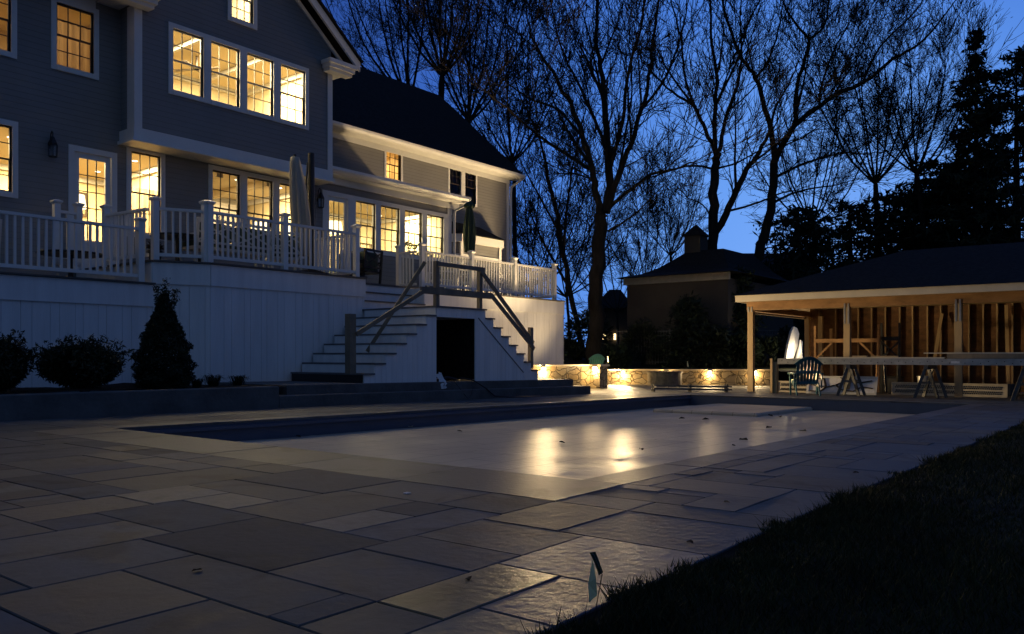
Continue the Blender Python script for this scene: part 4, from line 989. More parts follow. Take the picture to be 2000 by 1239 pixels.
# the tall tree right of the house
bare_tree('tallest forked bare tree standing in the middle, just right of the house', (1162, 712), [
    ([(1160, 715), (1163, 640), (1165, 560), (1172, 480), (1178, 415)], 33, 25, dict(trunk=True)),
    ([(1172, 420), (1163, 370), (1155, 325), (1136, 266), (1114, 202), (1088, 154), (1052, 100), (1030, 40)], 15, 3.5, dict(side=1.7, dep=-2)),
    ([(1152, 330), (1104, 300), (1040, 256), (992, 213), (950, 180)], 8, 2, dict(side=1.5, dep=-4)),
    ([(1136, 266), (1090, 215), (1030, 190), (975, 150)], 6, 2, dict(side=1.4, dep=2)),
    ([(1183, 415), (1189, 340), (1184, 266), (1181, 202), (1173, 133), (1165, 53), (1165, -40)], 19, 5, dict(side=1.8, dep=1)),
    ([(1189, 300), (1160, 230), (1128, 160), (1095, 90), (1075, 0)], 8, 2.5, dict(side=1.6, dep=3)),
    ([(1189, 340), (1215, 240), (1225, 150), (1250, 60), (1262, -30)], 9, 3, dict(side=1.6, dep=-3)),
    ([(1190, 400), (1208, 345), (1232, 282), (1253, 213), (1269, 149), (1279, 53), (1290, -20)], 13, 4, dict(side=1.8, dep=-1)),
    ([(1205, 350), (1222, 262), (1234, 180), (1228, 90)], 6, 2, dict(side=1.4, dep=2)),
    ([(1190, 406), (1237, 367), (1274, 341), (1320, 330), (1352, 318)], 8, 2.5, dict(side=1.2, dep=-3)),
    ([(1188, 452), (1237, 421), (1296, 362)], 5, 1.6, dict(side=.8, dep=-2)),
    ([(1253, 213), (1300, 150), (1330, 70), (1345, 0)], 6, 2, dict(side=1.5, dep=1)),
], 36, 21, dens=.82)
bare_tree('slim bare tree leaning left behind the end of the house', (1110, 700), [
    ([(1140, 700), (1120, 600), (1100, 500), (1082, 400), (1068, 330)], 12, 7, dict(trunk=True)),
    ([(1068, 330), (1050, 260), (1020, 200), (1000, 130)], 6, 2, dict(side=1.5)),
    ([(1100, 500), (1108, 400), (1120, 320), (1135, 250)], 7, 2, dict(side=1.4)),
    ([(1090, 450), (1040, 360), (1010, 300)], 5, 1.5, dict(side=1.4)),
    ([(1110, 560), (1060, 470), (1030, 400)], 6, 2, dict(side=1.4)),
], 39, 22, leaves=500)
bare_tree('bare tree with a split second stem behind the neighbouring garage', (1388, 640), [
    ([(1386, 706), (1389, 560), (1391, 480), (1393, 400), (1398, 330), (1399, 300)], 25, 15, dict(trunk=True)),
    ([(1392, 466), (1427, 403), (1452, 344), (1477, 306), (1498, 264), (1520, 200)], 15, 4, dict(side=1.2, dep=-2)),
    ([(1399, 300), (1393, 290), (1372, 243), (1356, 210), (1314, 180), (1280, 151)], 10, 3, dict(side=1.6, dep=1)),
    ([(1397, 300), (1397, 210), (1400, 147), (1391, 84), (1387, 0)], 10, 4, dict(side=1.9)),
    ([(1372, 243), (1340, 160), (1330, 80), (1310, 0)], 6, 2.5, dict(side=1.8, dep=-1)),
    ([(1360, 215), (1300, 130), (1270, 60)], 5, 2, dict(side=1.7, dep=2)),
    ([(1405, 295), (1418, 231), (1440, 168), (1448, 100), (1446, 20)], 9, 3, dict(side=1.8, dep=1)),
    ([(1397, 205), (1440, 120), (1460, 50), (1490, -10)], 6, 2, dict(side=1.8, dep=2)),
    ([(1393, 330), (1343, 325), (1280, 344), (1250, 352)], 5, 2, dict(side=1.2, dep=-2)),
    ([(1400, 330), (1440, 318), (1497, 285)], 4.5, 2, dict(side=1.2, dep=-1)),
    ([(1393, 430), (1372, 400), (1340, 385)], 4, 1.5, dict(side=1.2, dep=-1)),
    ([(1415, 415), (1470, 400), (1520, 380), (1560, 370)], 5, 2, dict(side=1.2, dep=-1)),
], 40, 23, dens=.82)
bare_tree('wide spreading bare tree reaching right, left of the evergreens', (1478, 640), [
    ([(1464, 706), (1478, 520), (1498, 450), (1511, 378), (1515, 310)], 22, 15, dict(trunk=True)),
    ([(1513, 312), (1507, 260), (1490, 197), (1477, 151), (1452, 117), (1420, 40), (1410, -20)], 12, 4, dict(side=1.5)),
    ([(1477, 151), (1500, 120), (1520, 60), (1530, 0)], 6, 2, dict(side=1.6, dep=1)),
    ([(1515, 310), (1532, 277), (1553, 243), (1600, 208), (1685, 161), (1745, 115), (1790, 91), (1846, 28)], 13, 3, dict(side=1.5, dep=-3)),
    ([(1553, 240), (1557, 168), (1576, 101), (1578, 77), (1545, 35), (1527, -5)], 9, 3, dict(side=1.4, dep=1)),
    ([(1578, 80), (1610, 50), (1620, 0), (1640, -30)], 5, 2, dict(side=1.6)),
    ([(1600, 208), (1602, 180), (1620, 120), (1650, 60), (1690, 0)], 6, 2, dict(side=1.6, dep=2)),
    ([(1685, 161), (1720, 90), (1790, 20), (1810, -20)], 5, 2, dict(side=1.6, dep=-1)),
    ([(1553, 243), (1620, 195), (1650, 150), (1700, 80)], 6, 2, dict(side=1.5, dep=2)),
    ([(1518, 345), (1570, 320), (1640, 300), (1700, 302)], 6, 2, dict(side=1.2, dep=-2)),
    ([(1512, 395), (1560, 375), (1640, 360)], 6, 2, dict(side=1.2, dep=1)),
], 42, 24, leaves=700, dens=.82)
# crowns behind the house
def fan(u, v, n, spread, ln, w, rs, lean=0, bend=.25, **kw):
    out = []
    for i in range(n):
        a = lean + spread * (2*i/(n-1) - 1) + rs.uniform(-.06, .06); L = ln * rs.uniform(.8, 1.1)
        pts = [(u, v)]; ang = a * 1.5
        for k in range(4):
            pts.append((pts[-1][0] + math.sin(ang)*L/4, pts[-1][1] - math.cos(ang)*L/4)); ang = ang*(1-bend) + rs.uniform(-.08, .08)
        out.append((pts, w * rs.uniform(.7, 1), 2.0, dict(side=1.6, dep=rs.uniform(-4, 4), **kw)))
    return out
rs_ = np.random.RandomState(9)
bare_tree('bare tree with an upswept crown rising behind the house roof', (860, 640), [([(860, 640), (860, 330), (862, 190), (864, 150)], 15, 11, dict(trunk=True))] + fan(864, 150, 9, .42, 260, 7, rs_), 50, 31)
bare_tree('bare tree behind the roof ridge, left of the upswept one', (800, 640), [([(810, 640), (800, 330), (790, 190)], 13, 8, dict(trunk=True))] + fan(800, 200, 8, .38, 300, 6, rs_, lean=-.25), 54, 32)
bare_tree('bare tree behind the lower slope of the wing roof', (930, 640), [([(950, 640), (930, 330), (915, 240)], 12, 8, dict(trunk=True))] + fan(915, 240, 9, .45, 270, 6, rs_, lean=.05), 52, 33)
bare_tree('bare tree just past the end of the wing roof', (1000, 640), [([(1010, 640), (1005, 420), (1000, 300)], 10, 7, dict(trunk=True))] + fan(1000, 320, 9, .5, 260, 5, rs_, lean=0), 56, 34)
bare_tree('bare tree behind the garage, left of its cupola', (1310, 640), [([(1320, 640), (1310, 500)], 7, 5, dict(trunk=True))] + fan(1310, 500, 7, .55, 110, 3, rs_), 60, 35, leaves=350)
bare_tree('twiggy bare tree between the two largest trees', (1270, 640), [([(1270, 640), (1262, 560)], 5, 4, dict(trunk=True))] + fan(1262, 560, 7, .6, 140, 2.5, rs_), 70, 36)
bare_tree('bare tree rising above the pavilion roof', (1710, 640), [([(1720, 640), (1715, 450), (1710, 360)], 14, 9, dict(trunk=True))] + fan(1710, 360, 10, .55, 230, 5, rs_), 52, 37, leaves=600)
bare_tree('bare tree with brown leaves beside the dark spruce', (1800, 640), [([(1810, 640), (1800, 420), (1790, 340)], 13, 9, dict(trunk=True))] + fan(1790, 340, 10, .6, 210, 5, rs_), 48, 38, leaves=900)
bare_tree('low bare thicket tree left of the tallest tree', (1040, 700), [([(1045, 700), (1040, 600), (1035, 520)], 9, 6, dict(trunk=True))] + fan(1035, 560, 10, .75, 210, 4, rs_), 44, 39, leaves=900)
bare_tree('low bare thicket tree behind the right end of the deck', (1120, 700), [([(1110, 700), (1110, 620), (1105, 560)], 8, 5, dict(trunk=True))] + fan(1105, 580, 9, .75, 180, 3.5, rs_), 47, 40, leaves=700)
bare_tree('small bare tree in the gap left of the garage', (1215, 700), [([(1210, 700), (1205, 600)], 6, 4, dict(trunk=True))] + fan(1205, 610, 8, .7, 130, 2.5, rs_), 58, 41, leaves=300)
bare_tree('slender bare tree left of the pavilion roof corner', (1590, 640), [([(1590, 640), (1590, 500), (1585, 420)], 10, 7, dict(trunk=True))] + fan(1585, 440, 9, .6, 200, 4, rs_), 50, 42, leaves=900)

# ------------------------------------------------------------------ evergreens, hedges, shrubs
def conifer(label, u, vb, vt, wpx, d, seed, n=5200, name='conifer_tree', size=.22, gap=.0, m='needle', top=.1):
    rs = np.random.RandomState(seed); b, tp = at(u, vb, d), at(u, vt, d); H_ = tp.z - b.z; Rm = wpx/2/F*d
    t = thing(name, label, 'conifer', tuple(b), 'evergreens beyond the terrace')
    tw = Twigs(); tw.tube([(b.x, b.y, b.z), (b.x+.1, b.y, b.z+H_*.5), (b.x, b.y, tp.z)], Rm*.09+.06, .02, 6)
    P_ = []; z = b.z + H_*.06
    while z < tp.z:
        f = (z - b.z)/H_; rad = Rm * min(1, (1-f)*1.5 + top) * rs.uniform(.65, 1.12)
        for k in range(5):
            a = rs.uniform(0, 2*math.pi); L = rad * rs.uniform(.6, 1.05)
            e = np.array([b.x + math.cos(a)*L, b.y + math.sin(a)*L, z - L*rs.uniform(-.05, .25)]); o = np.array([b.x, b.y, z])
            tw.tube([o, (o+e)/2 + [0, 0, .04*L], e], .035, .012, 3)
            m_ = max(5, int(14*L)); ts = rs.uniform(.25, 1.05, m_)[:, None]; P_.append(o + (e-o)*ts + rs.normal(size=(m_, 3))*[.22, .22, .11]*(.5+L*.15))
        z += H_/46 * rs.uniform(.6, 1.5)
    tw.build('trunk', M['bark'], t); P_ = np.concatenate(P_); P_ = P_[rs.randint(0, len(P_), n)] + rs.normal(size=(n, 3))*.10
    leaf_cloud('crown', P_, size, M[m], t, seed, aspect=.45)
    return t
conifer('tall dark spruce with a pointed top near the right edge', 1906, 640, 62, 190, 46, 51, n=12000, size=.25)
conifer('dark spruce at the right edge, shorter than its pointed neighbour', 1985, 640, 100, 210, 50, 52, n=12000, size=.27, top=.6)
conifer('broad dark pine left of the pavilion roof', 1560, 660, 400, 220, 48, 53, n=4500, size=.27, top=.7)
conifer('broad dark pine above the pavilion roof corner', 1660, 660, 400, 230, 52, 54, n=4500, size=.28, top=.7)
conifer('dark pine mass behind the middle of the pavilion roof', 1770, 660, 375, 250, 50, 55, n=7500, size=.28, top=.7)
conifer('dark pine between the pavilion roof and the tall spruce', 1850, 660, 320, 220, 49, 56, n=9000, size=.28, top=.7)
conifer('dark spruce in front of the garage wall', 1350, 720, 590, 60, 35, 57, n=2200, size=.16, top=.45)
conifer('dark spruce right of the garage, beside the pavilion corner', 1445, 720, 530, 100, 36, 58, n=2600, size=.16, top=.5)
conifer('low dark spruce behind the fence, left of the pavilion post', 1345, 722, 580, 110, 34, 59, n=3200, size=.14, top=.4)
def shrub(label, c, r, n, size, seed, name='shrub', sq=(1, 1, .8), m='leaf', shell=.55, lobes=5, cat='shrub', group=None, stems=True):
    rs = np.random.RandomState(seed); c = np.array(c, float); t = thing(name, label, cat, (c[0], c[1], c[2] - r*sq[2]), group)
    P_ = [ball(c, r*.82, n//2, rs, sq, shell)]
    for _ in range(lobes):
        d = rs.normal(size=3); d[2] = abs(d[2])*.8; d = unit(d)*np.array(sq); P_.append(ball(c + d*r*.62, r*.45, n//2//lobes, rs, (1, 1, 1), .2))
    if cat == 'shrub' and name == 'shrub':             # stray shoots
        for _ in range(26):
            d = rs.normal(size=3); d[2] = abs(d[2])*1.1 + .15; d = unit(d); q = rs.uniform(.75, 1.32, 34)[:, None]; P_.append(c + d*np.array(sq)*r*q + rs.normal(size=(34, 3))*.018)
    leaf_cloud('foliage', np.concatenate(P_), size, M[m], t, seed)
    if stems:
        tw = Twigs(); b = c - [0, 0, r*sq[2]*1.05]
        for k in range(7): tw.tube([b, b + (c-b)*.5 + rs.normal(size=3)*r*.15, c + rs.normal(size=3)*r*.4], r*.035+.004, .003, 4)
        tw.build('stems', M['bark'], t)
    return t
for k, (u, v, w, d, lab) in enumerate((
    (1104, 692, 80, 37, 'dark evergreen bush behind the stone pier'), (1205, 700, 70, 34, 'dark bush below the bright garden lamp'),
    (1255, 670, 100, 35, 'tall dark bush left of the garage wall'), (1310, 690, 90, 35.5, 'dark round bush in front of the garage'),
    (1380, 680, 110, 34, 'dark bush left of the fence end'), (1440, 690, 100, 34.5, 'dark bush just left of the pavilion corner post'),
    (1500, 690, 90, 35, 'dark bush seen through the open side of the pavilion'), (1545, 680, 90, 36, 'dark bush behind the rear corner of the pavilion'),
    (1150, 655, 120, 37, 'large dark bush behind the bare trunk of the tallest tree'))):
    p = at(u, v, d); shrub(lab, p, w/2/F*d, 1700, .13, 70+k, name='background_bush', m='needle' if k % 2 else 'leaf', sq=(1, 1, .9), group='dark bushes beyond the stone wall')
rs_ = np.random.RandomState(91)
# the shrubs in the planter
def cone_shrub():
    rs = np.random.RandomState(17); b = np.array([7.02, 12.6, .30]); H_ = 1.72
    t = thing('cone_shrub', 'tall cone shaped dwarf conifer in the planting bed against the deck skirting', 'shrub', tuple(b))
    n = 26000; z = rs.uniform(0, 1, n)**1.25; prof = np.interp(z, [0, .08, .25, .45, .65, .8, .9, 1], [.33, .41, .43, .37, .25, .15, .09, .05])
    a = rs.uniform(0, 2*math.pi, n); lump = 1 + .13*np.sin(a*5 + z*22) + .10*np.sin(a*3 - z*35); rr = prof*lump*(rs.uniform(.35, 1, n)**.4)
    P_ = np.stack([b[0]+rr*np.cos(a), b[1]+rr*np.sin(a), b[2]+z*1.5], 1)
    for (dx, dy, h) in ((-.12, 0, 1.66), (.06, .05, 1.78), (.16, -.05, 1.6), (-.02, -.1, 1.56)):
        m_ = 240; q = rs.uniform(0, 1, m_); P_ = np.concatenate([P_, np.stack([b[0]+dx*(.6+q*.5)+rs.normal(size=m_)*.03, b[1]+dy+rs.normal(size=m_)*.03, b[2]+1.2+q*(h-1.2)], 1)])
    leaf_cloud('foliage', P_, .032, M['leaf'], t, 17)
    MB().tube([b, b+[0, 0, 1.3]], [.03, .01], 6).build('stem', M['bark'], t)
cone_shrub()
shrub('wide rounded dark shrub in the planting bed, middle of the three', (5.55, 12.2, .66), .52, 17000, .036, 18, sq=(1.12, 1.1, .72), lobes=16)
shrub('dark shrub in the planting bed cut off by the left edge', (4.35, 12.15, .68), .5, 15000, .038, 19, sq=(1, 1, .85), lobes=12)
def tuft(label, x, y, z, r, n, seed):
    rs = np.random.RandomState(seed); v = []; f = []
    for k in range(n):
        a = rs.uniform(0, 6.28); L = r*rs.uniform(.6, 1.2); w = .006; o = np.array([x + rs.normal()*r*.12, y + rs.normal()*r*.12, z]); d = np.array([math.cos(a), math.sin(a), 0]); s_ = np.array([-d[1], d[0], 0])*w
        m1 = o + d*L*.35 + [0, 0, L*.7]; e = o + d*L*.95 + [0, 0, L*rs.uniform(.35, .9)]
        i = len(v); v += [tuple(q) for q in (o-s_, o+s_, m1+s_, m1-s_, e)]; f += [(i, i+1, i+2, i+3), (i+3, i+2, i+4)]
    mb = MB(); mb.v = v; mb.f = f; tag(mb.build('grass_tuft', M['leaf'], fix=False), label, 'ornamental grass', 'small grasses in the planting bed')
tuft('small dark grass tuft in the bed nearest the stair', 8.45, 12.7, .26, .26, 150, 1)
tuft('small dark grass tuft in the bed below the deck corner', 8.0, 12.75, .26, .28, 160, 2)
tuft('small dark grass tuft in the bed beside the cone shaped shrub', 7.6, 12.6, .26, .22, 130, 3)

# ------------------------------------------------------------------ lawn blades
def lawn():
    rs = np.random.RandomState(8); X_, Y_, S_ = [], [], []
    for x0, x1, y0, n, s in ((1.4, 5, -1.2, 48000, 1.0), (5, 9, -1.6, 22000, 1.2), (9, 16, -2.2, 16000, 1.6), (16, 30, -3, 12000, 2.4)):
        x = rs.uniform(x0, x1, n); y = LAWN_Y + .035 - (rs.uniform(0, 1, n)**1.7)*(LAWN_Y - y0); X_.append(x); Y_.append(y); S_.append(np.full(n, s))
    x, y, s = np.concatenate(X_), np.concatenate(Y_), np.concatenate(S_); n = len(x)
    edge = .035*np.sin(x*5.3) + .03*np.sin(x*13+1) + .025*np.sin(x*37) + rs.normal(size=n)*.018; y += edge*np.exp((y-LAWN_Y)*4)
    z = np.where(x > X0, -SL*(x-X0), 0) ; h = rs.uniform(.025, .07, n)*(.8+.3*np.sin(x*2.3)*np.sin(y*3.1)); a = rs.uniform(0, 6.28, n); w = .0028*s
    lx, ly = rs.normal(size=n)*h*.55, rs.normal(size=n)*h*.55
    A = np.stack([x-np.cos(a)*w, y-np.sin(a)*w, z], 1); B = np.stack([x+np.cos(a)*w, y+np.sin(a)*w, z], 1); C = np.stack([x+lx, y+ly, z+h], 1)
    V = np.stack([A, B, C], 1).reshape(-1, 3); me = bpy.data.meshes.new('lawn_grass'); me.vertices.add(3*n); me.vertices.foreach_set('co', V.ravel().astype('f'))
    me.loops.add(3*n); me.loops.foreach_set('vertex_index', np.arange(3*n, dtype='i')); me.polygons.add(n); me.polygons.foreach_set('loop_start', np.arange(0, 3*n, 3, dtype='i')); me.update(calc_edges=True)
    me.materials.append(M['grass']); o = bpy.data.objects.new('lawn_grass', me); col.objects.link(o); tag(o, 'dark mown grass along the edge of the terrace', 'grass', None, 'stuff')
lawn()

# ------------------------------------------------------------------ neighbours, fence, far lights
gar = thing('garage', 'tan neighbouring garage with a flared dark roof and small cupola', 'garage', (33.2, 19.3, .5))
gx, gy = 33.2, 19.2
MB().box(gx, gx+8, 14.3, gy, .3, 4.12).build('wall', M['stucco'], gar)
MB().box(gx-.12, gx+.02, 14.2, gy+.12, 4.05, 4.38).build('eave_board', M['perf'], gar); MB().box(gx+.02, gx+8.2, gy, gy+.12, 4.05, 4.38).build('eave_board', M['fascia'], gar)
mb = MB(); prof = [(-.45, 4.36), (.5, 4.58), (1.1, 4.88), (1.8, 5.42), (2.1, 5.66)]
rings = []
for o_, z in prof: rings.append([(gx+o_, gy+.4-(o_+.45)*.95, z), (gx+8-o_, gy+.4-(o_+.45)*.95, z), (gx+8-o_, 13.9+(o_+.45)*.6, z), (gx+o_, 13.9+(o_+.45)*.6, z)])
vs = [p for r_ in rings for p in r_]; fs = [(4*k+a, 4*k+(a+1) % 4, 4*k+4+(a+1) % 4, 4*k+4+a) for k in range(len(prof)-1) for a in range(4)] + [(0, 3, 2, 1), tuple(4*(len(prof)-1)+a for a in range(4))]
mb.add(vs, fs); mb.build('roof', M['shingle'], gar)
cp = MB(); cx_, cy_ = 35.6, 16.9; cp.box(cx_-.40, cx_+.40, cy_-.40, cy_+.40, 5.5, 6.35); cu = cp.build('cupola', M['stucco'], gar)
MB().add([(cx_-.5, cy_-.5, 6.35), (cx_+.5, cy_-.5, 6.35), (cx_+.5, cy_+.5, 6.35), (cx_-.5, cy_+.5, 6.35), (cx_, cy_, 6.95)], [(0,1,4),(1,2,4),(2,3,4),(3,0,4),(3,2,1,0)]).build('roof', M['shingle'], cu)
nh = thing('neighbour_house', 'small dark roofed house beyond the trees left of the garage', 'house', (52, 33, .8))
def px_box(mb, u0, u1, vt, vb, d, dep): 
    a, b_ = at(u0, vt, d), at(u1, vb, d); mb.v += []; P4 = [at(u0, vb, d), at(u1, vb, d), at(u1, vt, d), at(u0, vt, d)]; fw = Vector((ca, sa, 0))*dep
    return mb.add([tuple(p) for p in P4] + [tuple(p + fw) for p in P4], [(0,1,2,3),(7,6,5,4),(0,4,5,1),(1,5,6,2),(2,6,7,3),(3,7,4,0)])
px_box(MB(), 1172, 1232, 598, 700, 62, 6).build('wall', M['stucco'], nh)
rf = MB(); a_, b_, c_2 = at(1162, 602, 61.5), at(1240, 602, 61.5), at(1212, 566, 64.5); c3 = at(1190, 566, 64.5); fw = Vector((ca, sa, 0))*7
rf.add([tuple(p) for p in (a_, b_, c_2, c3, a_+fw, b_+fw)], [(0,1,2,3),(1,5,2),(2,5,4,3),(3,4,0),(0,4,5,1)]); rf.build('roof', M['shingle'], nh)
winw = emit('distant_window_glow', (1.0, .72, .35), 3.0); winc = emit('distant_cool_glow', (.75, .95, 1.0), 4.0)
for k, (u0, u1, v0, v1) in enumerate(((1168, 1184, 650, 668), (1199, 1207, 652, 664))):
    px_box(MB(), u0, u1, v0, v1, 61.8, .1).build('window', winw, nh)
bh = thing('neighbour_house', 'dark house behind the evergreens with small cool lit windows', 'house', (60, 22, 1))
px_box(MB(), 1370, 1600, 525, 700, 66, 9).build('wall', M['shingle'], bh)
for u0, u1, v0, v1 in ((1383, 1399, 552, 577), (1452, 1459, 557, 569), (1470, 1478, 552, 566)): px_box(MB(), u0, u1, v0, v1, 65.9, .05).build('window', winc, bh)
rf = MB(); a_, b_, c_2, c3 = at(1360, 530, 65.6), at(1610, 530, 65.6), at(1560, 495, 70), at(1410, 495, 70); fw = Vector((ca, sa, 0))*10
rf.add([tuple(p) for p in (a_, b_, c_2, c3, a_+fw, b_+fw)], [(0,1,2,3),(1,5,2),(2,5,4,3),(3,4,0),(0,4,5,1)]); rf.build('roof', M['shingle'], bh)
def fence(label, p, q, zb, h):
    t = thing('iron_fence', label, 'fence', (p[0], p[1], zb), 'black iron fences in the yard')
    p, q = Vector((*p, zb)), Vector((*q, zb)); d = q - p; Ln = d.length; d.normalize(); up = Vector((0, 0, 1))
    MB().bar(p+up*(h-.03), q+up*(h-.03), .03, .035).build('top_rail', M['iron'], t); MB().bar(p+up*(h-.22), q+up*(h-.22), .03, .035).build('top_rail', M['iron'], t); MB().bar(p+up*.12, q+up*.12, .03, .035).build('bottom_rail', M['iron'], t)
    k = 0; pk = MB()
    while k*.12 < Ln: c = p + d*k*.12; pk.box(c.x-.009, c.x+.009, c.y-.009, c.y+.009, zb+.03, zb+h); k += 1
    pk.build('pickets', M['iron'], t)['kind'] = 'stuff'
    k = 0
    while k*2.3 <= Ln: c = p + d*k*2.3; MB().box(c.x-.03, c.x+.03, c.y-.03, c.y+.03, zb-.1, zb+h+.06).build('post', M['iron'], t); k += 1
a1, b1, c1_, d1 = on_x(1205, 640, 31.8), on_x(1370, 640, 32.2), at(1370, 640, 36), at(1560, 640, 36.5)
f1, f2 = at(1205, 640, 35.5), at(1372, 640, 34)
fence('black iron picket fence running behind the bushes left of the garage spruce', (f1.x, f1.y), (f2.x, f2.y), .42, 1.45)
fence('black iron picket fence seen left of and through the pavilion', (c1_.x, c1_.y), (d1.x, d1.y), .55, 1.4)
sc_ = thing('spotlit_sheet', 'narrow pale sheet shaped like a glaring patch under a garden spotlight behind the pavilion corner', 'shrub', tuple(at(1550, 702, 33)))
fw = Vector((ca, sa, 0))*.25
for poly in (((1535, 703), (1540, 672), (1546, 648), (1551, 638), (1557, 641), (1561, 652), (1558, 676), (1549, 703)), ((1557, 703), (1560, 684), (1564, 664), (1568, 668), (1568, 703))):
    P4 = [at(u, v, 33) for u, v in poly]; n4 = len(P4); mb = MB()
    cen = sum(P4, Vector())/n4 - fw*.6
    mb.v = [tuple(p) for p in P4] + [tuple(p + fw) for p in P4] + [tuple(cen)]; mb.f = [(i, (i+1) % n4, 2*n4) for i in range(n4)] + [tuple(range(n4, 2*n4))] + [(i, (i+1) % n4, n4+(i+1) % n4, n4+i) for i in range(n4)]
    mb.build('pale_sheet', M['paper'], sc_)  # flat pale sheet cut to the outline of the glare, no shrub inside
ld = bpy.data.lights.new('spotlight', 'POINT'); ld.energy = 60; ld.color = (1, .80, .5); ld.shadow_soft_size = .04
lo = bpy.data.objects.new('spotlight', ld); col.objects.link(lo); lo.parent = sc_; lo.location = at(1545, 690, 32.45) - sc_.location

# ------------------------------------------------------------------ adirondack chairs
def adirondack(name, label, m, loc, rz, s=1.0):
    t = thing(name, label, 'chair', (0, 0, 0))          # built facing +Y
    bk = lambda z: -.18 - (z - .30) * .42               # leaning back
    for k in range(-3, 4):
        x0, x1 = k*.075, k*.088; top = .98 - .014*k*k; z0 = .28
        q = MB(); n = 6
        for i in range(n):
            za, zb = z0 + (top-z0)*i/n, z0 + (top-z0)*(i+1)/n; fa, fb = i/n, (i+1)/n
            q.bar((x0+(x1-x0)*fa, bk(za), za), (x0+(x1-x0)*fb, bk(zb), zb), .058 + .012*fa, .02, up=(0, 1, 0))
        q.build('back_slat', m, t)
    q = MB(); pts = [(k*.088, bk(.97-.014*k*k)+.004, .955-.014*k*k) for k in np.linspace(-3.5, 3.5, 14)]
    for a, b_ in zip(pts[:-1], pts[1:]): q.bar(a, b_, .03, .09, up=(0, -.4, 1))
    for z, w in ((.60, .30), (.33, .27)): q.bar((-w, bk(z)-.022, z), (w, bk(z)-.022, z), .025, .07)
    q.build('back_rail', m, t)
    for k in range(6): y = -.16 + k*.098; z = .30 + (y+.16)*.18; MB().bbox(-.26, .26, y, y+.085, z, z+.022).build('seat_slat', m, t)
    for sx in (-1, 1):
        a = MB(); x = sx*.33
        a.prism([(x-.045, -.34), (x+.05, -.34), (x+.06, .35), (x+.03, .46), (x-.05, .46), (x-.07, .35)], 'z', .545, .575); a.build('arm', m, t)
        l = MB(); l.add([(x-.02,.30,0),(x+.02,.30,0),(x+.02,.36,0),(x-.02,.36,0),(x-.025,.30,.545),(x+.025,.30,.545),(x+.025,.42,.545),(x-.025,.42,.545)], [(0,3,2,1),(4,5,6,7),(0,1,5,4),(1,2,6,5),(2,3,7,6),(3,0,4,7)]); l.build('leg', m, t)
        l = MB(); l.prism([(.36, .28), (.40, .40), (-.18, .32), (-.42, .02), (-.42, 0), (-.34, 0), (-.12, .20)], 'x', x-sx*.05-.014, x-sx*.05+.014); l.build('leg', m, t)
        MB().bar((x, -.27, .20), (x, -.31, .55), .03, .05).build('arm_support', m, t)
    t.location = loc; t.rotation_euler = (0, 0, rz); t.scale = (s, s, s); return t
p_ = on_g(1570, 771)
adirondack('adirondack_chair', 'dark teal plastic adirondack chair, its fan back turned to the pool, before the pavilion', M['teal'], (21.4, 7.1, gz(21.4)), R(-62), 1.0)
adirondack('adirondack_chair', 'mint green adirondack chair showing only its rounded back above the stone pier', M['mint'], (23.6, 15.0, -.05), R(-30), .92)

# ------------------------------------------------------------------ work site in front of the pavilion
def sawhorse(label, x, y, ry, h=.82, w=.75, m='steel'):
    t = thing('sawhorse', label, 'sawhorse', (0, 0, 0), 'dark sawhorses under the long plank')
    MB().box(-w/2, w/2, -.045, .045, h-.10, h).build('top_beam', M[m], t)
    for sx in (-1, 1):
        for sy in (-1, 1): MB().bar((sx*(w/2-.10), sy*.03, h-.06), (sx*(w/2-.02), sy*.26, 0), .045, .07).build('leg', M[m], t)
        MB().bar((sx*(w/2-.07), -.15, .38), (sx*(w/2-.07), .15, .38), .02, .05).build('brace', M[m], t)
    t.location = (x, y, gz(x)); t.rotation_euler = (0, 0, ry); return t
PLX = 21.9
sawhorse('dark sawhorse right behind the teal chair, under the plank end', PLX+.1, 6.15, R(4), .80)
sawhorse('dark sawhorse under the middle of the long plank', PLX+.1, 4.30, R(-5), .80)
sawhorse('dark sawhorse under the right end of the long plank, by the photo edge', PLX+.1, 2.32, R(3), .80)
pa, pb = on_x(1524, 708, PLX), on_x(1990, 711, PLX)
zpl = gz(PLX) + .80
pk = thing('scaffold_plank', 'long dull aluminium scaffold plank with round holes, lying on the sawhorses', 'plank', (PLX, pa.y, zpl))
q = MB(); y0, y1 = 1.3, pa.y; n = 44; zc = lambda y: zpl + .09
q.box(PLX-.21, PLX+.21, y0, y1, zpl+.13, zpl+.15); q.box(PLX-.21, PLX-.19, y0, y1, zpl+.002, zpl+.13); q.box(PLX+.19, PLX+.21, y0, y1, zpl+.002, zpl+.13)
q.build('deck_plate', M['alu'], pk)
hl = MB(); k = 0; y = y1 - .12
while y > y0 + .1:
    z = zpl + (.09 if k % 2 == 0 else .05); c = Vector((PLX-.2125, y, z))
    hl.tube([c, c + Vector((.001, 0, 0))], .012, 8); y -= .16; k += 1
hl.build('rung_holes', M['black'], pk)['kind'] = 'stuff'
MB().box(PLX-.2135, PLX-.211, 3.62, 3.80, zpl+.045, zpl+.095).build('sticker', M['paper'], pk)
def lum(label, x, ya, yb, z, w, h, m='pine', name='lumber_board'):
    tag(MB().bbox(x-w/2, x+w/2, min(ya, yb), max(ya, yb), z, z+h, .004).build(name, M[m]), label, 'board', 'boards stacked on the plank')
lum('long pale board lying on the left part of the plank', PLX-.02, 6.9, 3.95, zpl+.152, .25, .035, 'fascia')
lum('short light block of wood on the plank right of the teal chair', PLX-.05, 6.06, 5.72, zpl+.19, .14, .035, 'pine')
lum('second short light board on the plank, right of the small block', PLX-.05, 5.60, 5.0, zpl+.19, .14, .03, 'pine')
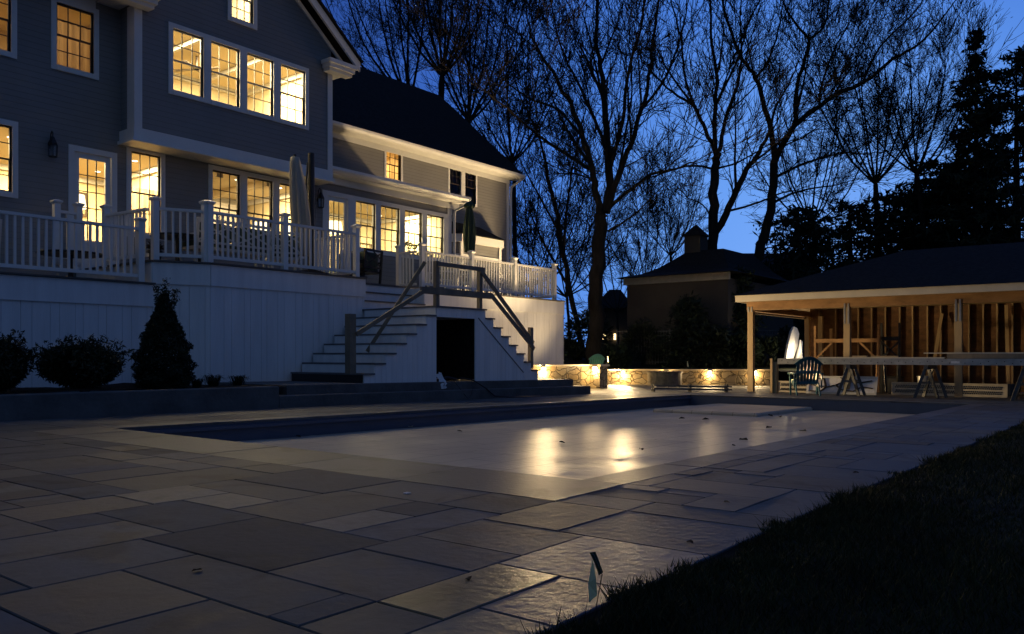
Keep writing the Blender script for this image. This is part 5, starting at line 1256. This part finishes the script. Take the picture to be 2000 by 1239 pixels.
lum('thick stack of pale trim boards on the right half of the plank', PLX, 3.9, 1.2, zpl+.152, .30, .12, 'lumber')
lum('thin board overhanging the left end of the trim stack', PLX, 4.42, 1.9, zpl+.274, .14, .025, 'fascia')
lum('pale board on top of the trim stack at the right edge', PLX, 2.35, 1.1, zpl+.30, .2, .05, 'lumber')
def trestle(label, xa, ya, yb, m, h, z0):
    t = thing('trestle', label, 'trestle', (xa, ya, z0), 'folding trestles inside the pavilion')
    MB().bar((xa, ya, z0+h), (xa, yb, z0+h), .07, .11).build('top_beam', M[m], t)
    for y, s_ in ((ya, -1 if yb < ya else 1), (yb, 1 if yb < ya else -1)):
        MB().bar((xa, y, z0), (xa, y, z0+h+.45), .05, .06).build('upright', M[m], t); MB().bar((xa+.1, y+.1*s_, z0), (xa+.04, y, z0+h+.3), .04, .05).build('leg', M[m], t)
        MB().bar((xa-.04, y+s_*.02, z0+h-.55), (xa-.04, y+s_*.5, z0+h-.06), .03, .05).build('brace', M[m], t)
xa = 25.0; yl, yr = on_x(1592, 665, xa).y, on_x(1716, 665, xa).y
trestle('orange wooden trestle standing inside the pavilion behind the teal chair', xa, yl, yr, 'plywood', 1.50, gz(25))
trestle('black trestle standing inside the pavilion right of the orange one', xa+.3, on_x(1722, 665, xa+.3).y, on_x(1757, 665, xa+.3).y, 'black', 1.55, gz(25))
# leaning screen with branching pattern, perforated boards, buckets
def panel(name, label, cat, p, q, z0, h, lean, mfr, mfill, fw=.06, th=.04):
    t = thing(name, label, cat, (p[0], p[1], z0)); p, q = Vector((*p, z0)), Vector((*q, z0)); d = (q-p).normalized(); n = Vector((-d.y, d.x, 0))
    if n.x < 0: n = -n
    up = (Vector((0, 0, 1)) * math.cos(lean) + n * math.sin(lean)).normalized(); L = (q-p).length
    Pt = lambda a, b, o=0: p + d*a + up*b - n*o
    f = MB()
    for a, b_ in (((0, fw/2), (L, fw/2)), ((0, h-fw/2), (L, h-fw/2)), ((fw/2, fw), (fw/2, h-fw)), ((L-fw/2, fw), (L-fw/2, h-fw))): f.bar(Pt(*a), Pt(*b_), fw, th, up=-n) if a[1] == b_[1] else f.bar(Pt(*a), Pt(*b_), fw, th, up=-n)
    f.build('frame', mfr, t)
    m_ = MB(); m_.add([tuple(Pt(*c, -.01)) for c in ((fw, fw), (L-fw, fw), (L-fw, h-fw), (fw, h-fw))] + [tuple(Pt(*c, -.02)) for c in ((fw, fw), (L-fw, fw), (L-fw, h-fw), (fw, h-fw))], [(0,1,2,3),(7,6,5,4)]); m_.build('infill', mfill, t)
    return t, Pt, L
a_, b_ = on_g(1570, 769), on_g(1682, 770)
t_, Pt, L = panel('branch_screen', 'white framed panel with a dark branching pattern, leaning low behind the teal chair', 'panel', (22.75, 7.55), (22.95, 5.78), gz(23)+.0, .58, R(35), M['wfurn'], M['paper'])
br = MB(); segs = [((.1,.3),(.5,.22)), ((.5,.22),(.75,.30)), ((.75,.30),(1.0,.45)), ((.75,.30),(.9,.15)), ((.9,.15),(1.2,.1)), ((1.0,.45),(1.35,.38)), ((1.35,.38),(1.65,.45)), ((1.0,.45),(.85,.54)), ((1.2,.1),(1.4,.25)), ((1.4,.25),(1.68,.2)), ((1.4,.25),(1.35,.38)), ((.5,.22),(.35,.07)), ((.5,.22),(.42,.5)), ((.1,.1),(.35,.07)), ((.2,.5),(.42,.5))]
for a, b_ in segs: br.bar(Pt(*a, 0.006), Pt(*b_, 0.006), .05, .03)
br.build('branch_pattern', M['sash'], t_)
def perforated(label, p, q, h, rows, nc, name='perforated_board'):
    z0 = gz(p[0]); t, Pt, L = panel(name, label, 'panel', p, q, z0, h, R(6), M['perf'], M['perf'], .03, .025)
    hb = MB()
    for r_ in rows:
        for k in range(nc):
            a = .1 + (L-.2)*(k + (.5 if rows.index(r_) % 2 else 0))/nc; w = L/nc*.27; dz = .018
            hb.add([tuple(Pt(*c, .0)) for c in ((a-w, r_*h-dz), (a+w, r_*h-dz), (a+w, r_*h+dz), (a-w, r_*h+dz))] + [tuple(Pt(*c, -.004)) for c in ((a-w, r_*h-dz), (a+w, r_*h-dz), (a+w, r_*h+dz), (a-w, r_*h+dz))], [(0,1,2,3),(7,6,5,4),(0,4,5,1),(1,5,6,2),(2,6,7,3),(3,7,4,0)])
    hb.build('holes', M['black'], t)['kind'] = 'stuff'
perforated('short pale board pierced with rows of slots, left behind the teal chair', (23.3, 8.55), (23.35, 7.45), .32, (.22, .32, .62, .74), 22)
perforated('long pale board pierced with rows of holes along the pavilion edge', (23.75, 5.6), (23.7, 2.9), .34, (.25, .38, .62, .75), 60)
for k, (u, v, lab) in enumerate(((1507, 768, 'thin light post stub standing left of the slotted board'), (1515, 768, 'thicker light post stub standing left of the slotted board'))):
    c = on_g(u, v); w = .03 if k == 0 else .06
    tag(MB().box(c.x-w, c.x+w, c.y-w, c.y+w, c.z, c.z + (.95 if k == 0 else .86)).build('post_stub', M['pine']), lab, 'post')
for u, v, h, r_, lab, mm in ((1690, 752, .38, .15, 'white bucket standing under the plank beside the middle sawhorse', 'paper'), (1806, 748, .48, .19, 'tall grey bucket standing behind the middle sawhorse', 'alu'), (1970, 752, .3, .16, 'grey tub near the right edge behind the last sawhorse', 'steel')):
    c = on_x(u, v, 25.2); c.z = gz(25.2)
    t = thing('bucket', lab, 'bucket', tuple(c)); MB().lathe(c, [(r_*.85, 0), (r_, h), (r_*1.06, h), (r_*1.06, h+.02)], 18).build('body', M[mm], t); MB().tube([c + Vector((0, r_*math.cos(a)*1.05, h - .02 - .12*math.sin(a))) + Vector((-r_*.5*math.sin(a), 0, 0)) for a in np.linspace(0, math.pi, 9)], .005, 4).build('handle', M['steel'], t)
# folded metal frames lying on the terrace
fr = thing('folded_lounge_frame', 'low folded dark metal frame lying flat on the terrace before the fire pit', 'metal frame', (22.4, 11.3, gz(22.4)))
A_, B_ = on_g(1272, 765), on_g(1422, 766); dd = (B_-A_); LL = dd.length; dd.normalize(); nn = Vector((-dd.y, dd.x, 0)); z_ = Vector((0, 0, 1))
for o, zz in ((0, .16), (0, .08), (.35, .18), (.35, .1)): MB().bar(A_+nn*-o+z_*zz, B_+nn*-o+z_*(zz-.02), .05, .04).build('side_rail', M['alu'] if zz == .08 else M['steel'], fr)
for k in range(7): c = A_ + dd*LL*(k+.3)/7; MB().bar(c+z_*.13, c-nn*.35+z_*.15, .03, .03).build('slat', M['steel'], fr)
for c in (A_+dd*.05, B_-dd*.05, A_+dd*LL*.5): MB().box(c.x-.04, c.x+.04, c.y-.04, c.y+.04, gz(c.x), gz(c.x)+.22).build('leg', M['black'], fr)

# ------------------------------------------------------------------ deck furniture
def cross_back(name, label, cat, x, y, z, w, rz, seats=1, m='wfurn', group=None):
    t = thing(name, label, cat, (0, 0, 0), group)        # faces +Y, back at y = 0
    mt = M[m]
    for sx in (-1, 1):
        MB().bar((sx*w/2, 0, 0), (sx*w/2, -.08, .95), .05, .05).build('leg', mt, t); MB().bar((sx*w/2, .55, 0), (sx*w/2, .55, .64), .05, .05).build('leg', mt, t)
        MB().bar((sx*w/2, -.05, .64), (sx*w/2, .58, .64), .06, .04).build('arm', mt, t)
    MB().box(-w/2, w/2, 0, .56, .36, .42).build('seat', mt, t); MB().bbox(-w/2+.04, w/2-.04, .03, .55, .422, .54, .03).build('seat_cushion', M['cushion'], t)
    b = MB(); yb = lambda zz: -.08*zz/.95
    b.bar((-w/2, yb(.93), .93), (w/2, yb(.93), .93), .04, .05); b.bar((-w/2, yb(.50), .50), (w/2, yb(.50), .50), .04, .04); pw = w/seats
    for k in range(seats):
        x0, x1 = -w/2+k*pw, -w/2+(k+1)*pw
        b.bar((x0, yb(.52), .52), (x1, yb(.91), .91), .022, .03); b.bar((x0, yb(.91)-.002, .91), (x1, yb(.52)-.002, .52), .022, .03)
        if k: b.bar((x0, yb(.5), .5), (x0, yb(.93), .93), .035, .04)
        b.bar((x0+pw/2, yb(.52)+.003, .52), (x0, yb(.72)+.003, .72), .02, .025); b.bar((x0+pw/2, yb(.91)+.003, .91), (x1, yb(.72)+.003, .72), .02, .025)
        MB().bbox(x0+.05, x1-.05, .02, .16, .55, .90, .04).build('back_cushion', M['cushion'], t)
    b.build('backrest', mt, t)
    t.location = (x, y, z); t.rotation_euler = (0, 0, rz); return t
cross_back('garden_bench', 'white lattice back bench with green cushions behind the main deck railing', 'bench', 9.75, 14.75, ZD, 1.75, R(0), 2)
cross_back('patio_chair', 'white lattice back armchair beside the tall grey umbrella on the main deck', 'chair', 11.15, 15.0, ZD, .68, R(-25), 1)
cross_back('patio_chair', 'white lattice back armchair on the lower left deck, near its railing', 'chair', 5.2, 15.1, ZA, .68, R(15), 1)
cross_back('patio_chair', 'white lattice back armchair on the lower left deck at the left edge', 'chair', 4.45, 15.2, ZA, .68, R(-12), 1)
cross_back('patio_chair', 'black lattice back chair standing at the stair head below the sunroom windows', 'chair', 14.35, 15.75, ZD, .66, R(8), 1, 'black')
def round_table(label, x, y, z, r_, h, m, group='tables on the decks'):
    t = thing('patio_table', label, 'table', (x, y, z), group)
    MB().lathe((x, y, z), [(r_, h-.035), (r_+.01, h-.02), (r_, h)], 28).build('tabletop', M[m], t)
    MB().lathe((x, y, z), [(.05, .05), (.035, .3), (.035, h-.036)], 12).build('pedestal', M[m], t)
    for k in range(4): a = k*math.pi/2 + .4; MB().bar((x, y, z+.10), (x+math.cos(a)*r_*.6, y+math.sin(a)*r_*.6, z+.02), .04, .04).build('leg', M[m], t)
round_table('dark round table behind the short angled railing', 8.75, 15.2, ZD, .5, .62, 'black')
round_table('dark low table by the back door on the lower deck', 6.9, 15.6, ZA, .55, .55, 'black')
round_table('dark round table on the right hand deck under the green umbrella', 18.6, 16.4, ZD, .62, .74, 'black')
for x, y, rz, lab in ((17.6, 16.0, 70, 'white framed chair left of the table on the right hand deck'), (18.5, 15.6, 5, 'white framed chair with its back to the right hand deck railing'), (19.6, 16.2, -70, 'white framed chair right of the table on the right hand deck'), (20.6, 16.0, -40, 'white framed chair nearest the right end of the right hand deck')):
    cross_back('patio_chair', lab, 'chair', x, y, ZD, .6, R(rz), 1, 'wfurn')
def pot(label, x, y, z, r_, h, m='black', plant=0, seed=1):
    t = thing('planter_pot', label, 'plant pot', (x, y, z))
    MB().lathe((x, y, z), [(r_*.7, 0), (r_, h), (r_*1.08, h), (r_*1.08, h+.03)], 16).build('pot', M[m], t)
    if plant: leaf_cloud('plant', ball((x, y, z+h+plant*.5), plant*.6, 160, np.random.RandomState(seed)), .06, M['brownleaf'], t, seed)
pot('small dark pot under the lattice bench behind the railing', 8.98, 14.75, ZD, .1, .17)
pot('low dark pot of dry plants on the deck near the stair head', 13.55, 15.35, ZD, .22, .16, plant=.28, seed=3)
pot('small dark pot with a dry plant beside the angled railing', 8.15, 14.95, ZD, .13, .22, plant=.2, seed=4)
gk = thing('gas_grill', 'black covered grill standing against the sunroom wall beside the black chair', 'grill', (13.85, 15.95, ZD))
MB().bbox(13.6, 14.1, 15.75, 16.2, ZD+.02, ZD+.6, .03).build('cart', M['black'], gk); MB().prism([(15.78, ZD+.6), (16.18, ZD+.6), (16.14, ZD+.8), (16.02, ZD+.88), (15.88, ZD+.84)], 'x', 13.63, 14.07).build('lid', M['black'], gk)
cv = MB(); cv.prism([(11.0, ZD+.01), (12.05, ZD+.01), (11.95, ZD+.08), (11.5, ZD+.14), (11.15, ZD+.09)], 'y', 14.45, 15.0)
tag(cv.build('umbrella_base', M['black']), 'low black umbrella base lying behind the deck railing posts', 'umbrella base')

# umbrellas
um = thing('cantilever_umbrella', 'tall closed off white cantilever umbrella hanging beside its black mast', 'umbrella', (12.2, 15.2, ZD))
pt, pb2 = on_y(608, 300, 15.3), on_y(608, 520, 15.3)
MB().tube([(pt.x, 15.3, ZD), (pt.x, 15.3, pt.z)], [.08, .075], 12).build('mast', M['black'], um)
ca1, ca2 = on_y(601, 318, 15.25), on_y(592, 440, 15.22)
MB().tube([ca1, ca2], .022, 8).build('arm', M['black'], um)
MB().tube([(pt.x-.07, 15.27, pt.z-2.1), (pt.x-.07, 15.24, pt.z-1.95)], .035, 8).build('crank', M['black'], um)
def closed_canopy(top, bot, rmax, name, m, parent, n=20, folds=8, rtop=.04, seed=0):
    mb = MB(); K = 16; top, bot = Vector(top), Vector(bot); vs = []
    for i in range(K+1):
        f = i/K; c = top + (bot-top)*f; r_ = rtop + (rmax-rtop)*min(1, f*1.9)**.7; r_ *= (1 - .18*max(0, f-.75)/.25)
        for k in range(n*2):
            a = 2*math.pi*k/(n*2); rr = r_*(1 + .22*math.sin(folds*a + f*2.5 + seed)*min(1, f*3)); vs.append((c.x+rr*math.cos(a), c.y+rr*math.sin(a), c.z))
    N_ = n*2; fs = [(i*N_+k, i*N_+(k+1) % N_, (i+1)*N_+(k+1) % N_, (i+1)*N_+k) for i in range(K) for k in range(N_)] + [tuple(range(N_))[::-1], tuple(K*N_+k for k in range(N_))]
    mb.add(vs, fs); return mb.build(name, m, parent, smooth=True)
t1, t2 = on_y(576, 308, 15.2), on_y(594, 500, 15.2)
closed_canopy(t1, t2, .18, 'canopy', M['canvas'], um, rtop=.10)
MB().tube([t1, t1 + Vector((0, 0, .07))], [.04, .03], 10).build('finial', M['black'], um)
ug = thing('patio_umbrella', 'closed dark green umbrella rising from the table on the right hand deck', 'umbrella', (18.6, 16.4, ZD))
g1 = on_y(917, 396, 16.4); g1.x = 18.6 + (g1.x-18.6)
MB().tube([(g1.x, 16.4, ZD), (g1.x, 16.4, g1.z)], .025, 8).build('pole', M['black'], ug)
closed_canopy((g1.x, 16.4, g1.z), (g1.x, 16.4, g1.z-1.5), .16, 'canopy', M['green'], ug, rtop=.05, seed=1)
closed_canopy((g1.x, 16.4, g1.z+.02), (g1.x, 16.4, g1.z-.16), .15, 'canopy_vent', M['green'], ug, rtop=.03, seed=2)
MB().tube([(g1.x, 16.4, g1.z), (g1.x, 16.4, g1.z+.10)], [.02, .012], 8).build('finial', M['black'], ug)

# ------------------------------------------------------------------ little things
def flag(label, base, h, s, rz, lean=(0, 0)):
    t = thing('marker_flag', label, 'marker flag', tuple(base), 'small marker flags')
    b = Vector(base); tp = b + Vector((lean[0], lean[1], h)); MB().tube([b, tp], .0022*s, 5).build('wire', M['steel'], t)
    d = Vector((math.cos(rz), math.sin(rz), 0)); f = MB()
    f.add([tuple(tp), tuple(tp - Vector((0, 0, .10*s))), tuple(tp - Vector((0, 0, .10*s)) + d*.035*s + Vector((.004, .004, -.012*s))), tuple(tp + d*.012*s - Vector((0, 0, .01)))] , [(0, 1, 2, 3)])
    f.v += [(x+.0015, y+.0015, z) for x, y, z in f.v[:4]]; f.f += [(7, 6, 5, 4), (0, 4, 5, 1), (1, 5, 6, 2), (2, 6, 7, 3), (3, 7, 4, 0)]
    f.build('flag', M['cloth'], t); return t
fb = Vector((1.985, 1.36, .0))
t = thing('marker_flag', 'pale green survey flag drooping on a thin stake where the lawn meets the terrace', 'marker flag', tuple(fb), 'small marker flags')
tp = at(1157, 1082, 2.42); e1, e2, e3 = at(1151, 1177, 2.42), at(1167, 1163, 2.41), at(1160, 1095, 2.42)
MB().tube([fb + Vector((.16, .0, 0)), at(1176, 1122, 2.43), at(1160, 1085, 2.42), tp], .0016, 5).build('wire', M['steel'], t)
f = MB(); f.add([tuple(at(1158, 1092, 2.42)), tuple(at(1149, 1140, 2.425)), tuple(e1), tuple(e2), tuple(at(1164, 1130, 2.405))], [(0, 1, 2, 3, 4)]); f.v += [(x+.001, y+.0015, z) for x, y, z in f.v[:5]]; f.f += [(9, 8, 7, 6, 5)] + [(i, (i+1) % 5, 5+(i+1) % 5, 5+i) for i in range(5)]
f.build('flag', M['cloth'], t)
f = MB(); q = [at(1152, 1080, 2.43), at(1163, 1078, 2.43), at(1178, 1118, 2.44), at(1170, 1124, 2.44), at(1161, 1098, 2.43)]; f.add([tuple(p) for p in q] + [tuple(p + Vector((.001, .0015, 0))) for p in q], [(0,1,2,3,4), (9,8,7,6,5)] + [(i, (i+1) % 5, 5+(i+1) % 5, 5+i) for i in range(5)])
f.build('fold', M['green'], t)
for u, v, d, lab in ((1098, 712, 27.5, 'small pale marker flag just right of the deck corner'), (1186, 712, 31, 'small pale marker flag right of the mint chair, above the long wall'), (1342, 722, 31.5, 'small pale marker flag left of the pavilion, above the long wall')):
    p = at(u, v, d); flag(lab, p, .32, 2.0, R(-60))
rb = random.Random(4)
for k, (u, v, s_, lab) in enumerate(((1098, 865, .10, 'curled brown leaf on the cover between the two gold reflections'), (1253, 879, .10, 'dark curled leaf on the cover right of the gold reflections'), (1452, 860, .14, 'dark leaf on the cover near its right edge'), (1505, 813, .16, 'larger dark leaf clump on the far part of the cover'), (1523, 815, .16, 'flat dark leaf beside the leaf clump on the far part of the cover'), (1568, 843, .14, 'pale brown leaf on the cover near the right coping'), (1502, 836, .12, 'small brown leaf in the middle right of the cover'), (1332, 818, .12, 'small dark leaf on the cover below the spa shelf'), (1378, 820, .14, 'long dark leaf on the cover below the spa shelf'), (583, 854, .12, 'brown leaf on the cover close to its shaded left strip'), (802, 835, .12, 'pale leaf on the cover at the edge of the shaded strip'), (898, 843, .10, 'small pale leaf on the cover left of the gold reflections'), (1433, 871, .07, 'tiny dark leaf on the cover by the right coping'))):
    c = on_g(u, v, -.255); a = rb.uniform(0, 6.28); dx, dy = Vector((math.cos(a), math.sin(a), 0)), Vector((-math.sin(a), math.cos(a), 0)); up = Vector((0, 0, 1)); s2 = s_*.5
    L_ = MB(); pts = [c - dx*s2, c - dx*s2*.3 + dy*s2*.6 + up*s2*.5, c + dx*s2*.5 + dy*s2*.4 + up*s2*.3, c + dx*s2 + up*s2*.15, c + dx*s2*.4 - dy*s2*.5 + up*s2*.35, c - dx*s2*.3 - dy*s2*.45 + up*s2*.15, c + up*.004]
    L_.add([tuple(p) for p in pts], [(6, 0, 1), (6, 1, 2), (6, 2, 3), (6, 3, 4), (6, 4, 5), (6, 5, 0)]); L_.v += [(x, y, z+.004) for x, y, z in L_.v]; L_.f += [tuple(i+7 for i in f_[::-1]) for f_ in L_.f]
    tag(L_.build('fallen_leaf', M['brownleaf'] if 'pale' not in lab else M['perf'], fix=False), lab, 'leaf', 'fallen leaves on the pool cover')
c = on_g(794, 964, .002); tag(MB().prism([(c.x-.02, c.y-.015), (c.x+.02, c.y-.02), (c.x+.025, c.y+.02), (c.x-.015, c.y+.015)], 'z', c.z, c.z+.004).build('paper_scrap', M['paper']), 'tiny white scrap lying on the pavers before the pool coping', 'litter')
# rag and hoses hanging out of the opening under the stair
rg = thing('plastic_bag', 'crumpled white bag hanging out of the opening under the stair', 'bag', (12.62, 11.72, .37+gz(12.6)))
rs = np.random.RandomState(2); mb = MB(); zt = .37 + gz(12.6); vs = []
for i in range(7):
    for j in range(6):
        y = 11.86 - .035*i if i < 4 else 11.72 - .01*(i-4); z = zt + .16 - .05*i if i >= 1 else zt + .18; vs.append((12.60 + .035*j + rs.normal()*.012, y + rs.normal()*.014, z + rs.normal()*.012))
mb.add(vs, [(i*6+j, i*6+j+1, (i+1)*6+j+1, (i+1)*6+j) for i in range(6) for j in range(5)]); mb.build('bag', M['paper'], rg, smooth=True)
def hose(label, pts, r_=.011):
    tag(MB().tube(pts, r_, 6).build('cable', M['black'], smooth=True), label, 'cable', 'black cables spilling from the opening')
z1 = .37 + gz(13.5); z0 = gz(13.6)
hose('thickest black cable running from the opening down to the terrace, rightmost', [(13.1, 12.1, z1+.03), (13.45, 11.85, z1+.07), (13.62, 11.7, z1+.02), (13.75, 11.45, z0+.22), (13.95, 11.38, z0+.05), (14.3, 11.30, z0+.015), (15.6, 11.34, gz(15)+.0)], .016)
hose('thin black cable looping down the concrete base, leftmost', [(12.95, 12.0, z1+.03), (13.0, 11.70, z1+.02), (13.02, 11.44, z0+.12), (13.10, 11.40, z0+.02), (13.2, 11.40, z0+.1), (13.3, 11.43, z0+.24), (13.5, 11.70, z1+.05)], .006)
hm_ = MB(); hm_.tube([(12.75, 11.95, z1+.03), (12.95, 11.86, z1+.10), (13.2, 11.88, z1+.05), (13.45, 11.95, z1+.04), (13.2, 12.05, z1+.06), (12.9, 12.0, z1+.04)], .03, 6)
tag(hm_.build('hose_coil', M['black'], smooth=True), 'heap of dark hose lying in the mouth of the opening under the stair', 'hose')

# ------------------------------------------------------------------ odds and ends of the work site
for k, (x, y0, y1, z, lab) in enumerate(((24.6, 5.2, 3.4, .0, 'rough board lying on the slab behind the right sawhorses'), (25.6, 8.3, 6.9, .0, 'board lying on the slab under the orange trestle'), (26.3, 4.9, 2.6, .0, 'long board lying at the foot of the stud wall'))):
    z0 = gz(x); tag(MB().bar((x, y0, z0+.03), (x+.3, y1, z0+.03), .14, .04).build('loose_board', M['pine']), lab, 'board')
for k, (y, a, lab) in enumerate(((8.2, .25, 'thin board leaning against the stud wall, nearest the rear corner'), (7.8, .12, 'second thin board leaning against the stud wall near the rear corner'), (5.35, -.2, 'thin board leaning against the stud wall behind the middle sawhorse'), (3.3, .15, 'thin board leaning against the stud wall behind the trim boards'))):
    tag(MB().bar((27.2, y, gz(27.2)), (27.95, y + a, 1.7 + .2*k), .09, .03, up=(1, 0, 0)).build('leaning_board', M['pine']), lab, 'board')
c = Vector((26.6, 6.3, gz(26.6))); t = thing('stacked_crate', 'dark storage box on the slab behind the branching screen', 'box', tuple(c))
MB().bbox(26.3, 26.9, 6.0, 6.7, c.z, c.z+.42, .02).build('body', M['steel'], t); MB().bbox(26.27, 26.93, 5.97, 6.73, c.z+.42, c.z+.47, .02).build('lid', M['black'], t)
tag(MB().tube([(24.9, 8.9, gz(25)+.02), (24.5, 8.2, gz(25)+.02), (24.9, 7.4, gz(25)+.02), (24.4, 6.4, gz(25)+.02), (24.6, 5.0, gz(25)+.02), (24.3, 3.9, gz(25)+.02)], .012, 6).build('cable', M['black'], smooth=True), 'black extension cable snaking over the pavilion slab', 'cable')
rb = random.Random(21)
for k, (x, y, lab) in enumerate(((2.9, 1.42, 'dry leaf on the pavers at the lawn edge, right of the green flag'), (3.35, 1.62, 'curled leaf on the pavers by the lawn edge, farther than the green flag'), (2.3, 2.0, 'small dry leaf on the pavers left of the green flag'), (1.75, 2.9, 'dry leaf in a paver joint at the lower left'), (4.4, 1.9, 'dry leaf on the pavers at right, halfway to the coping corner'), (6.2, 1.7, 'dry leaf on the pavers beside the lawn far at right'))):
    c = Vector((x, y, gz(x)+.003)); a = rb.uniform(0, 6.28); s2 = .022; dx, dy, up = Vector((math.cos(a), math.sin(a), 0)), Vector((-math.sin(a), math.cos(a), 0)), Vector((0, 0, 1))
    L_ = MB(); pts = [c - dx*s2, c - dx*s2*.3 + dy*s2*.6 + up*s2*.4, c + dx*s2*.5 + dy*s2*.4 + up*s2*.3, c + dx*s2, c + dx*s2*.4 - dy*s2*.5 + up*s2*.25, c - dx*s2*.3 - dy*s2*.45, c + up*.003]
    L_.add([tuple(p) for p in pts], [(6, 0, 1), (6, 1, 2), (6, 2, 3), (6, 3, 4), (6, 4, 5), (6, 5, 0)]); L_.v += [(x_, y_, z_+.002) for x_, y_, z_ in L_.v]; L_.f += [tuple(i+7 for i in f_[::-1]) for f_ in L_.f]
    tag(L_.build('fallen_leaf', M['brownleaf'], fix=False), lab, 'leaf', 'dry leaves on the terrace')
